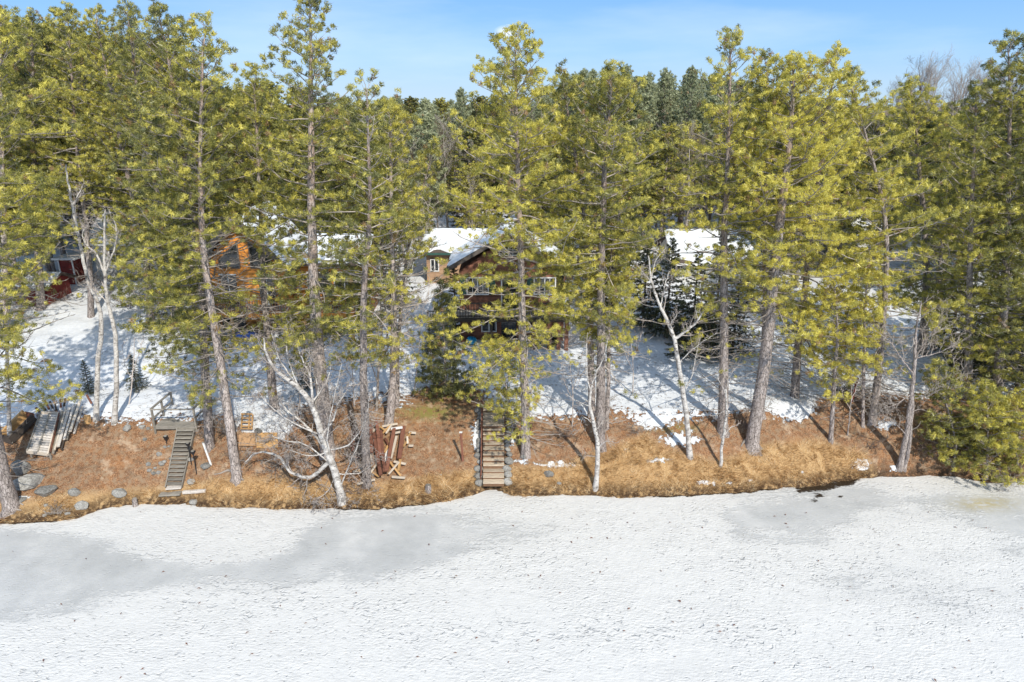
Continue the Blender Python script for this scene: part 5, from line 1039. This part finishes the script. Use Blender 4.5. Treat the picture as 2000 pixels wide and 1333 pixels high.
for i, (a, b, w, m, lf) in enumerate([((124, 812), (106, 895), .10, 'grey_wood', .25), ((131, 812), (110, 892), .08, 'pale_wood', .35), ((138, 808), (116, 884), .14, 'plank', .3), ((143, 806), (122, 886), .08, 'dark_wood', .2), ((148, 802), (128, 872), .10, 'plank', .35), ((153, 799), (133, 868), .08, 'grey_wood', .25), ((159, 796), (140, 856), .12, 'pale_wood', .35), ((119, 822), (102, 897), .06, 'brown_wood', .4), ((162, 800), (146, 852), .10, 'plank', .15), ((127, 818), (113, 880), .12, 'dark_wood', .1)]):
    lying('board', a, b, w, 0.07, M[m], ORD[i] + {'grey_wood': 'grey', 'pale_wood': 'pale', 'plank': 'bleached', 'dark_wood': 'dark', 'brown_wood': 'brown'}[m] + ' board in the stack right of the plank dock section', 'board', lf, group='boards stacked beside the plank dock section')
for i, (a, b) in enumerate([((73, 808), (80, 816)), ((82, 802), (92, 814)), ((90, 794), (99, 812)), ((100, 796), (106, 810)), ((78, 816), (118, 819)), ((110, 800), (113, 814)), ((120, 792), (122, 808)), ((130, 790), (128, 806)), ((172, 783), (181, 800))]):
    lying('timber_offcut', a, b, 0.09, 0.08, M['dark_wood' if i % 2 else 'brown_wood'], 'short dark timber sticking out behind the plank dock section', 'timber', 0.3, 0.35, 'short dark timbers behind the dock section')
t = thing('wood_block', G(172, 828), 'pale orange wood block standing by the foot of the left birch', 'wood block'); g = G(172, 828); bar('block', M['tan_wood'], t, g, g + Vector((0, 0.05, .42)), 0.26, 0.22, up=(0, 1, 0))
# rack and mats right of the leaning pine
def rack():
    t = thing('wooden_rack', G(482, 846), 'small tan wooden rack with rungs lying at the snow edge', 'wooden rack'); q = lambda x, y: G(x, y, 0.25)
    for a, b in (((472, 848), (475, 818)), ((487, 846), (489, 820)), ((493, 848), (495, 820))): bar('rail', M['tan_wood'], t, q(*a), q(*b), 0.07, 0.09)
    for y in (818, 826, 834, 842, 847): bar('rung', M['tan_wood'], t, q(472, y), q(494, y), 0.06, 0.07, var=y % 4)
rack()
for (x0, x1, y0, y1, lb) in ((468, 500, 853, 876, 'left tan sheet of plywood lying on the bank'), (502, 543, 853, 880, 'right tan sheet of plywood lying on the bank, crossed by a branch')):
    a, b, c_, d = G(x0, y1, .12), G(x1, y1, .12), G(x1, y0, .16), G(x0, y0, .16); mb = MB(); mb.prism([a, b, c_, d], (0, 0, 0.05)); prop(mb.build('plywood_sheet', simple('tan_plywood', (0.46, 0.28, 0.15), 0.2, 5, 0.85) if x0 < 470 else M['tan_wood']), lb, 'plywood')

# ------------------------------------------------------------------ brown boards and sawhorses
def sawhorse(b1, b2, br, label, up=0.25):
    t = thing('sawhorse', G(*b1[0]), label, 'sawhorse'); 
    for p, q in (b1, b2): bar('beam', M['pale_wood'], t, G(p[0], p[1], up), G(q[0], q[1], up), 0.12, 0.08)
    for i, (p, q) in enumerate(br): bar('brace', M['pale_wood'] if i % 2 else M['tan_wood'], t, G(p[0], p[1], up + .06 + .05 * (i % 2)), G(q[0], q[1], up + .06 + .05 * (i % 2)), 0.09, 0.045)
sawhorse(((690, 932), (727, 918)), ((699, 955), (733, 946)), [((712, 924), (741, 943)), ((738, 918), (718, 947)), ((700, 930), (722, 945))], 'pale sawhorse lying on its side at the left foot of the board pile')
sawhorse(((770, 911), (793, 916)), ((766, 941), (792, 943)), [((762, 914), (783, 941)), ((780, 916), (760, 940))], 'pale sawhorse on its side at the right foot of the board pile')
sawhorse(((747, 842), (777, 837)), ((764, 857), (787, 852)), [((748, 858), (764, 841)), ((766, 842), (755, 860)), ((744, 845), (757, 856))], 'pale sawhorse at the top end of the board pile')
sawhorse(((799, 854), (813, 855)), ((799, 880), (808, 880)), [((803, 856), (796, 866)), ((796, 866), (797, 880)), ((798, 870), (788, 884))], 'tan sawhorse half hidden right of the long board')
BO = ['leftmost upright beside the pine, ', 'second from left, longest ', 'short upper left ', 'middle steep ', 'middle, leaning right at its top, ', 'rightmost long broad ', 'short lower right ', 'lone, left of the pine trunk, ', 'narrow, beside the right long board, ', 'narrow, beneath the left board, ', 'short upper middle ', 'small, lying flat left of the pine, ', 'narrow upper right ', 'short broad middle ', 'topmost right ', 'small diagonal left ']
for a, b, w, m, lf in [((725, 845), (727, 899), .17, 'brown_wood', .4), ((731, 864), (745, 947), .17, 'brown_wood', .5), ((737, 845), (744, 912), .15, 'brown_wood', .6), ((745, 860), (752, 940), .15, 'brown_wood', .5), ((771, 857), (756, 941), .17, 'brown_wood', .55), ((789, 849), (781, 912), .20, 'brown_wood', .45), ((784, 900), (779, 931), .12, 'tan_wood', .3), ((694, 850), (690, 892), .15, 'brown_wood', .3), ((775, 862), (764, 905), .12, 'pale_wood', .25), ((722, 866), (724, 906), .12, 'pale_wood', .15), ((752, 864), (764, 884), .12, 'brown_wood', .2), ((682, 902), (704, 900), .10, 'brown_wood', .2), ((765, 862), (752, 890), .10, 'tan_wood', .15), ((757, 880), (754, 905), .14, 'white', .1), ((765, 856), (787, 853), .12, 'white', .5), ((733, 850), (722, 862), .1, 'pale_wood', .3)]:
    lying('long_board', a, b, w, 0.09, M[m], BO.pop(0) + {'brown_wood': 'brown stained board', 'tan_wood': 'tan board', 'pale_wood': 'pale unpainted board', 'white': 'white painted board'}[m] + ' of the sawhorse pile', 'board', lf, group='loose boards piled on the sawhorses')

# ------------------------------------------------------------------ stone stair
def stone_stair():
    ys = [943, 931.5, 920, 908.5, 898, 887.5, 877, 867, 857.5, 848, 839, 830.5, 822.5, 815, 808, 801]
    t = thing('stone_stair', G(964, 950), 'long flight of timber-edged steps between stone edging up the bank', 'stair')
    pts = [G(964, y) for y in ys]; zz = np.array([max(Tz(q_.x + k_, q_.y) for k_ in (-.5, 0, .5)) for q_ in pts]) + 0.12; zz = np.maximum.accumulate(np.maximum(zz, zz[0] + (zz[-1] - zz[0]) * np.linspace(0, 1, len(ys)) * 0.9))
    for i, y in enumerate(ys):
        p = P(964, y, float(zz[i])); w = 41 / F * (p.y * 0.9455 + (CZ - p.z) * 0.3256)
        nx = P(964, ys[i + 1], float(zz[i + 1])).y if i + 1 < len(ys) else p.y + .4
        d = nx - p.y
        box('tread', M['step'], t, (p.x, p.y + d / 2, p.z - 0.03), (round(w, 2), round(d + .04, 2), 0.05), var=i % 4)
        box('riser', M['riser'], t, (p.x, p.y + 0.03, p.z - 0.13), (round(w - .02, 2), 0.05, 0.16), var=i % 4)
    rr = random.Random(5)
    for side in (-1, 1):
        y = 946
        while y > 800:
            x = 964 + side * rr.uniform(26, 31); k = rr.uniform(10, 20) if y > 860 else rr.uniform(8, 13)
            rock(x, y - 2, k * 1.1, k, None, name='edge_stone', parent=t, dz=0.2); y -= k * 0.72
    a, b = P(943, 934, float(zz[1])), P(943, 800, float(zz[-1])); h = Vector((0, 0, 0.75))
    # handrail beside the left edge
    a = G(940, 944) ; b = G(942, 806); bar('handrail', M['brown_wood'], t, a + h * .55, b + h, 0.07, 0.07)
    for u in (0.02, 0.35, 0.68, 0.98):
        p = a.lerp(b, u); g0 = Tz(p.x, p.y); zt = (a + h * .55).lerp(b + h, u).z; box('rail_post', M['brown_wood'], t, (p.x - .03, p.y, (g0 - .2 + zt) / 2), (0.06, 0.06, round(zt - g0 + .2, 2)))
    for (x, y) in ((986, 905), (987, 862)): g = G(x, y); box('rail_post', M['black'], t, (g.x, g.y, g.z + .3), (0.03, 0.03, 0.9))
stone_stair()

# ------------------------------------------------------------------ houses
def siding(t, name, mat, x0, x1, y, z0, z1, h, dep=0.03, face='front', top=None, logs=False):
    """courses of boards or logs; top(x) clips the gable"""
    n = int(round((z1 - z0) / h)); 
    for i in range(n):
        za = z0 + i * h; zc_ = za + h / 2; a, b = x0, x1
        if top:
            a2, b2 = top(zc_ + h * 0.3); a, b = max(a, a2), min(b, b2)
            if b - a < 0.15: continue
        if face == 'front': box(name, mat, t, ((a + b) / 2, y, zc_), (round(b - a, 2), dep if not logs else h * .9, h * 0.96), var=i % 4)
        else: box(name, mat, t, (y, (a + b) / 2, zc_), (dep if not logs else h * .9, round(b - a, 2), h * 0.96), var=i % 4)
def window(t, x, z, w, h, y, frame='white', cols=2, rows=2, mull=True):
    """window on a front wall: frame with glass, muntins"""
    f = MB(); k = 0.07
    f.box((x, y - .03, z + h / 2 + k / 2), (w + 2 * k, .08, k)); f.box((x, y - .03, z - h / 2 - k / 2), (w + 2 * k, .08, k)); f.box((x - w / 2 - k / 2, y - .031, z), (k, .08, h)); f.box((x + w / 2 + k / 2, y - .031, z), (k, .08, h))
    if mull: f.box((x, y - .032, z), (0.07, .08, h))
    fo = f.build('window', M[frame], t)
    g = MB(); g.box((x, y + .0, z), (w, .02, h)); g.build('pane', M['glass'], fo)
    if cols * rows > 1:
        m = MB()
        for i in range(1, cols * 2):
            if i != cols: m.box((x - w / 2 + w * i / (cols * 2), y - .022, z), (0.028, .03, h))
        for j in range(1, rows): m.box((x, y - .021, z - h / 2 + h * j / rows), (w, .03, 0.028))
        m.build('muntins', M[frame], fo)
def balusters(t, x0, x1, y, z0, h, mat, sp=0.14, post=2.0):
    o = []
    n = int((x1 - x0) / sp)
    for i in range(n + 1): box('baluster', mat, t, (x0 + (x1 - x0) * i / n, y, z0 + h / 2), (0.04, 0.04, round(h, 2)))
    bar('rail', mat, t, (x0 - .05, y, z0 + h), (x1 + .05, y, z0 + h), 0.12, 0.05); bar('rail', mat, t, (x0, y, z0 + .08), (x1, y, z0 + .08), 0.05, 0.07)
    k = max(1, int((x1 - x0) / post))
    for i in range(k + 1): box('rail_post', mat, t, (x0 + (x1 - x0) * i / k, y + .05, z0 + h / 2), (0.1, 0.1, round(h + .1, 2)))
def roof_slab(t, pts, th, mat, name):
    mb = MB(); mb.prism(pts, (0, 0, th)); return mb.build(name, mat, t)
def snow_sheet(t, a, b, c, d, th, seed, name='roof_snow', ragged=0.12, n=26):
    """thick snow on a roof plane a(front low) b(front high) c(back high) d(back low)"""
    rng = np.random.default_rng(seed); a, b, c, d = [np.array(p[:]) for p in (a, b, c, d)]; off = np.array(t.location[:])
    u, v = np.meshgrid(np.linspace(0, 1, n), np.linspace(0, 1, n)); uu = u.copy(); vv_ = v.copy()
    edge = (fbm(v * 5, v * 0 + seed, 3, seed) - .5) * ragged * 2; uu = np.where(u < 0.3, u + (0.3 - u) / 0.3 * np.clip(edge, -0.02, 1), u)
    p = (a * (1 - uu[..., None]) + b * uu[..., None]) * (1 - vv_[..., None]) + (d * (1 - uu[..., None]) + c * uu[..., None]) * vv_[..., None]
    e = np.minimum.reduce([u, 1 - u, v, 1 - v]) * n; k = np.clip(e / 1.2, 0, 1) ** 0.5
    p[..., 2] += (th * (0.75 + 0.5 * fbm(u * 4, v * 4, 3, seed + 3))) * k + 0.012; p = p.reshape(-1, 3) - off
    i = (np.arange(n - 1)[:, None] * n + np.arange(n - 1)[None]).reshape(-1); f = np.stack([i, i + 1, i + n + 1, i + n], -1)
    return link(name, mesh_np(name, p, f, M['snow'], 4, True), t)

def red_house():
    Yw = 39.6; x0, x1 = -3.15, 3.15; gz = Tz(0, 39.0); fl = 5.35; ev = 8.05; pk = 10.0; xc = -0.25
    t = thing('red_brown_house', (0, Yw, gz), 'red-brown gabled house with snowy roof and long balustraded deck behind the tall central pine', 'house')
    mb = MB(); mb.prism([(x0, Yw + .05, gz - .5), (x1, Yw + .05, gz - .5), (x1, Yw + .05, ev - .3), (xc, Yw + .05, pk - .25), (x0, Yw + .05, ev - .3)], (0, 4.2, 0)); mb.build('wall', M['red_side'], t)
    def top(z):
        if z < ev - .3: return (x0, x1)
        k = (z - (ev - .3)) / (pk - .25 - (ev - .3)); return (x0 + (xc - x0) * k, x1 + (xc - x1) * k)
    siding(t, 'clapboard', M['red_side'], x0, x1, Yw, fl, pk - .3, 0.2, top=top)
    window(t, -2.05, 7.0 - .15, 1.2, 0.95, Yw - .03); window(t, 1.95, 7.0 - .15, 1.2, 0.95, Yw - .03); window(t, -0.2, 9.05, 1.0, 0.62, Yw - .03)
    for x in (-2.93, -1.17, 1.07): box('shutter', M['green'], t, (x, Yw - .05, 6.85), (0.34, 0.04, 1.05))
    box('door', M['dark_wood'], t, (2.85, Yw - .03, 6.45), (0.5, 0.05, 2.1)); box('patio_door', M['glass'], t, (0.0, Yw - .03, 6.4), (1.1, 0.05, 2.0)); box('door_frame', M['white'], t, (0.62, Yw - .04, 6.4), (0.08, 0.06, 2.0)); box('door_frame', M['white'], t, (-0.62, Yw - .04, 6.4), (0.08, 0.06, 2.0))
    # roof
    yf, yb = Yw - .7, Yw + 3.6; xl, xr = xc - 3.6, xc + 3.6
    zl = pk - (3.6) * 0.58
    for s, xe in ((-1, xl), (1, xr)):
        a, b, c, d = Vector((xe, yf, zl)), Vector((xc, yf, pk)), Vector((xc, yb, pk)), Vector((xe, yb, zl))
        roof_slab(t, [a, b, c, d], 0.14, M['shingle'], 'roof'); up = Vector((0, 0, .14))
        snow_sheet(t, a + up, b + up, c + up, d + up, 0.16, 7 + s)
        bar('fascia', M['dark_trim'], t, a + Vector((0, -.03, .05)), b + Vector((0, -.03, .05)), 0.05, 0.24)
    # deck
    yd = 38.0; dx0, dx1 = -3.5, 3.3
    for i in range(10): box('deck_board', M['grey_wood'], t, ((dx0 + dx1) / 2, yd + .08 + i * .155, fl), (round(dx1 - dx0, 2), 0.145, 0.04), var=i % 4)
    box('deck_fascia', M['dark_wood'], t, ((dx0 + dx1) / 2, yd - .02, fl - .13), (round(dx1 - dx0, 2), 0.05, 0.24))
    balusters(t, dx0, dx1, yd, fl + .02, 0.85, M['dark_wood'], 0.16)
    for x in (-3.4, -1.2, 1.3, 2.2, 2.75, 3.2): box('deck_post', M['red_side'] if x > 1 else M['dark_wood'], t, (x, yd + .15, (gz + fl) / 2 - .2), (0.24 if x > 1 else .14, 0.2, round(fl - gz + .0, 2)))
    siding(t, 'clapboard', M['red_side'], x0, x1, Yw, gz - .1, fl - .15, 0.2)
    window(t, -1.4, 4.5, 0.8, 0.9, Yw - .03, rows=1, cols=1); window(t, 1.0, 4.5, 0.7, 0.9, Yw - .03, rows=1, cols=1); box('door', M['glass'], t, (-.2, Yw - .03, 4.25), (0.9, .05, 1.8))
    # side deck at left
    balusters(t, -5.0, -3.7, 38.8, 4.75, 0.75, M['grey_wood'], 0.13); box('side_deck', M['grey_wood'], t, (-4.3, 39.5, 4.7), (1.5, 1.5, 0.12))
    for x in (-4.95, -3.7): box('deck_post', M['grey_wood'], t, (x, 38.85, 4.2), (0.1, 0.1, 1.3))
red_house()
g = G(1062, 668); t = thing('covered_grill', g, 'round white covered grill under the deck of the red-brown house', 'grill')
v, f = tube_np(np.array([v3(0, 0, z) for z in (0.0, 0.25, 0.5, 0.75, 0.9, 0.98)]), [.33, .36, .38, .36, .26, .05], 12, 0.03); link('cover', mesh_np('cover', v, f, M['cover'], 4, True), t)
g = G(1082, 672); t = thing('kettle_barrel', g, 'dark round barrel beside the white covered grill', 'barrel')
v, f = tube_np(np.array([v3(0, 0, z) for z in (0.0, 0.25, 0.6, 0.8, 0.95, 1.0)]), [.25, .33, .36, .32, .2, .02], 12, 0.02); link('drum', mesh_np('drum', v, f, M['black'], 4, True), t)
g = G(921, 674); t = thing('blue_ball', g, 'bright blue round tub at the left foot of the red-brown house', 'tub')
v, f = tube_np(np.array([v3(0, 0, z) for z in (0.05, 0.1, 0.25, 0.42, 0.5, 0.52)]), [.1, .26, .32, .28, .2, .02], 14, 0.0); link('shell', mesh_np('shell', v, f, M['cyan'], 4, True), t)

def cabin():
    Yw = 40.6; x0, x1 = -18.7, -13.5; xc = (x0 + x1) / 2; gz = Tz(-15, 40); fl = 5.35; ev = 8.0; pk = 10.9
    t = thing('log_cabin', (xc, Yw, gz), 'orange log cabin with steep gable, dark trapezoid windows and a wide front deck', 'house')
    mb = MB(); mb.prism([(x0 + .1, Yw + .15, gz - .5), (x1, Yw + .15, gz - .5), (x1, Yw + .15, ev), (xc, Yw + .15, pk - .15), (x0 + .1, Yw + .15, ev)], (0, 5.0, 0)); mb.build('wall', M['log_dark'], t)
    mb = MB(); mb.prism([(x1 + .01, Yw + .9, gz - .5), (-9.2, Yw + .9, gz - .5), (-9.2, Yw + .9, 7.9), (x1 + .01, Yw + .9, 7.9)], (0, 4.0, 0)); mb.build('wing_wall', M['log_dark'], t)
    def top(z):
        if z < ev: return (x0, x1)
        k = (z - ev) / (pk - ev); return (x0 + (xc - x0) * k + .05, x1 + (xc - x1) * k - .05)
    siding(t, 'log', M['log'], x0, x1, Yw, fl, pk - .2, 0.22, top=top, logs=True); siding(t, 'log', M['log'], x0 + .6, x1, Yw + .1, gz - .1, fl - .2, 0.22, logs=True)
    siding(t, 'log', M['log'], x1 + .05, -9.2, Yw + .85, fl, 7.8, 0.22, logs=True); siding(t, 'log', M['log'], x1 + .05, -9.2, Yw + .85, gz - .1, fl - .2, 0.22, logs=True)
    for s in (-1, 1):   # trapezoid windows under the gable
        xa, xb = xc + s * .35, xc + s * 1.55; y = Yw - .14; zb = 7.75
        pts = [(xa, y, zb), (xb, y, zb), (xb, y, 8.25), (xa, y, 9.3)]
        if s < 0: pts = pts[::-1]
        mb = MB(); mb.prism(pts, (0, .04, 0)); fr = MB(); n = len(pts)
        wo = mb.build('window', M['glass'], t)
        for i in range(4): bar('frame', M['dark_trim'], wo, Vector(pts[i]) - Vector((0, .02, 0)), Vector(pts[(i + 1) % 4]) - Vector((0, .02, 0)), 0.08, 0.08, up=(0, 1, 0))
        box('patio_door', M['glass'], t, (xc + s * 1.15, Yw - .13, 6.35), (0.95, .05, 1.9)); box('door_frame', M['white'], t, (xc + s * 1.15, Yw - .16, 6.35), (0.06, .05, 1.9)); box('door_frame', M['white'], t, (xc + s * 1.15, Yw - .16, 7.33), (1.05, .05, .07))
    window(t, -12.0, 6.7, 1.3, 1.1, Yw + .72, 'white', 1, 1); window(t, -10.4, 6.7, 1.2, 1.1, Yw + .72, 'white', 1, 1)
    window(t, -17.3, 4.45, 1.3, 1.0, Yw - .03, 'dark_trim', 1, 1); window(t, -14.4, 4.35, 1.7, 1.3, Yw - .03, 'grey_wood', 1, 1); window(t, -11.0, 4.4, 1.4, 1.1, Yw + .72, 'grey_wood', 1, 1)
    yf, yb = Yw - 1.0, Yw + 5.4
    for s in (-1, 1):
        xe = xc + s * 3.05; zl = ev - .45; a, b, c, d = Vector((xe, yf, zl)), Vector((xc, yf, pk)), Vector((xc, yb, pk)), Vector((xe, yb, zl)); up = Vector((0, 0, .15))
        roof_slab(t, [a, b, c, d], 0.15, M['shingle'], 'roof'); snow_sheet(t, a + up, b + up, c + up, d + up, .14, 20 + s)
        bar('fascia', M['dark_trim'], t, a + Vector((0, -.04, .02)), b + Vector((0, -.04, .02)), 0.06, 0.32)
    a, b, c, d = Vector((-13.3, Yw + .3, 7.75)), Vector((-13.3, Yw + 3.2, 9.0)), Vector((-8.9, Yw + 3.2, 9.0)), Vector((-8.9, Yw + .3, 7.75)); up = Vector((0, 0, .15))
    roof_slab(t, [a, b, c, d], .15, M['shingle'], 'roof'); snow_sheet(t, a + up, b + up, c + up, d + up, .16, 30)
    a2, d2 = Vector((-13.3, Yw + 6.2, 7.75)), Vector((-8.9, Yw + 6.2, 7.75)); roof_slab(t, [a2, b, c, d2], .15, M['shingle'], 'roof')
    yd = 39.0; X0, X1 = -19.0, -9.4
    for i in range(10): box('deck_board', M['grey_wood'], t, ((X0 + X1) / 2, yd + .08 + i * .155, fl), (round(X1 - X0, 2), 0.145, .04), var=i % 4)
    box('deck_fascia', M['log'], t, ((X0 + X1) / 2, yd - .03, fl - .15), (round(X1 - X0, 2), .06, .28)); balusters(t, X0, X1, yd, fl + .02, .85, M['log_dark'], 0.15, 1.9)
    for x in (-18.6, -16.8, -14.6, -12.0, -9.6): box('deck_post', M['tan_wood'], t, (x, yd + .12, (gz + fl) / 2 - .2), (.17, .17, round(fl - gz + .1, 2)))
cabin()
g = G(480, 664, .0); t = thing('blue_tarp_boat', g, 'upturned boat-shaped blue tarp under the cabin deck', 'tarp')
rng = np.random.default_rng(3); path = np.array([v3(x, 0, .3) for x in np.linspace(-.95, .95, 9)]); v, f = tube_np(path, [.02, .16, .26, .32, .33, .32, .27, .17, .02], 10, .1, rng); v[:, 2] = np.maximum(v[:, 2] * .9, 0.02); link('sheet', mesh_np('sheet', v, f, M['blue'], 4, True), t)
g = G(408, 667); t = thing('yellow_bucket', g, 'bright yellow tub in the snow left of the cabin', 'tub'); v, f = tube_np(np.array([v3(0, 0, z) for z in (0, .15, .4, .42)]), [.18, .21, .25, .02], 10); link('pail', mesh_np('pail', v, f, M['yellow'], 4, True), t)

def low_house(name, x0, x1, y, z_eave, z_ridge, depth, wall, label, seed, win=(), gutter=False, th=.2, rd=None, trim='white', hside=0.3):
    gz = Tz((x0 + x1) / 2, y) - .3; t = thing(name, ((x0 + x1) / 2, y, gz), label, 'house')
    mb = MB(); mb.prism([(x0, y, gz), (x0, y + depth, gz), (x0, y + depth, z_eave), (x0, y + depth / 2, z_ridge - .1), (x0, y, z_eave)], (x1 - x0, 0, 0)); mb.build('wall', wall, t)
    siding(t, 'clapboard', wall, x0, x1, y - .03, gz + .3, z_eave, hside)
    xa, xb = x0 - .4, x1 + .4; up = Vector((0, 0, .12))
    for s in (0, 1):
        ye = y - .5 if s == 0 else y + depth + .5; zl = z_eave - .2
        a, b, c, d = Vector((xa, ye, zl)), Vector((xa, y + depth / 2, z_ridge)), Vector((xb, y + depth / 2, z_ridge)), Vector((xb, ye, zl))
        roof_slab(t, [a, b, c, d], .12, M['shingle'], 'roof')
        if s == 0:
            snow_sheet(t, a + up, b + up, c + up, d + up, th, seed, ragged=0.25); bar('fascia', M[trim], t, a + Vector((0, -.03, .02)), d + Vector((0, -.03, .02)), .06, .16)
        else: snow_sheet(t, a + up, b + up, c + up, d + up, th, seed + 1)
    for (x, z, w, h) in win: window(t, x, z, w, h, y - .06, 'white', 1, 1)
    return t
low_house('garage', -6.3, -1.0, 49.5, 7.0, 7.85, 5.5, M['beige'], 'beige garage with a snow-covered roof left of the red-brown house', 41, [(-5.7, 5.9, .5, .8)], trim='green')
low_house('rear_house', -0.4, 4.6, 50.5, 7.35, 8.5, 5.0, M['beige'], 'low building with a snowy roof directly behind the gable of the red-brown house', 43)
low_house('white_house', 12.2, 18.6, 49.8, 6.15, 7.75, 6.0, M['cover'], 'low pale house with wide snow-covered roof right of the dark spruces', 45, [(12.2, 6.0, .9, .8)])
low_house('far_house', 27.5, 35.0, 54, 7.6, 9.3, 6.0, M['cover'], 'long low building with snowy roof beyond the shaded lawn at right', 47)
low_house('blue_roof_house', -18.5, -13.0, 62, 10.0, 12.0, 6.0, M['white'], 'distant house with snowy roof glimpsed above the orange cabin', 49)
ga, gb = G(32, 594), G(100, 594)
low_house('red_shed', ga.x, gb.x, ga.y, Tz(gb.x, ga.y) + 1.35, Tz(gb.x, ga.y) + 1.85, 2.4, M['barn_red'], 'barn red shed with grey roof at the left edge of the lawn', 51, th=.015, trim='grey_wood')
low_house('grey_house', -31.0, -25.5, 50.0, 7.6, 9.3, 5.0, M['cover'], 'grey-white house with windows behind the white birches', 53, [(-27.4, 6.5, .8, .9), (-29.4, 6.5, .8, .9)])
g = G(137, 556); t = thing('small_red_shed', (g.x, g.y, g.z - .1), 'small red shed with white corner boards behind the white birches', 'shed'); mb = MB(); mb.box((g.x, g.y + .8, g.z + .85), (1.0, 1.6, 2.0)); mb.build('wall', M['barn_red'], t)
box('corner_board', M['white'], t, (g.x - .5, g.y - .02, g.z + .85), (.1, .06, 2.0)); box('corner_board', M['white'], t, (g.x + .5, g.y - .02, g.z + .85), (.1, .06, 2.0)); bm_ = box('roof', M['white'], t, (g.x + .1, g.y + .7, g.z + 1.95), (1.7, 2.1, .14))
# garden wall at the back of the shaded lawn
a, b = G(1445, 610), G(1585, 608); t = thing('board_fence', a, 'grey board fence along the back of the shaded lawn', 'fence'); n = 22
for i in range(n):
    p = a.lerp(b, (i + .5) / n); box('fence_board', M['grey_wood'], t, (p.x, p.y, Tz(p.x, p.y) + .4), (round((b - a).length / n * .93, 2), .03, .85), var=i % 4)
bar('rail', M['grey_wood'], t, (a.x, a.y + .05, Tz(a.x, a.y) + .7), (b.x, b.y + .05, Tz(b.x, b.y) + .7), .04, .09)
# exposed roots
def roots(px, py, specs):
    t = TREES[(px, py)]; g = t.location
    for i, sp_ in enumerate(specs):
        pts = [np.array((G(x, y, .03 + .02 * (k == 0)) - g)[:]) for k, (x, y) in enumerate(sp_)]; p = smooth_path(pts, 10); v, f = tube_np(p, np.linspace(.075, .02, 10), 7, .2); link('root', mesh_np('root', v, f, M['twig'], 4, True), t)
roots(463, 932, [[(460, 925), (446, 920), (430, 926), (418, 928)], [(460, 932), (456, 938), (452, 940)], [(468, 932), (472, 936), (476, 940)]])
roots(1468, 870, [[(1478, 866), (1484, 874), (1490, 880)], [(1466, 868), (1462, 876), (1468, 884)], [(1455, 862), (1450, 868), (1447, 874)]])
roots(22, 988, [[(15, 990), (12, 1000), (8, 1006)], [(24, 990), (32, 996), (42, 998)], [(28, 985), (38, 984), (46, 988)], [(18, 992), (20, 1002), (14, 1008)]])
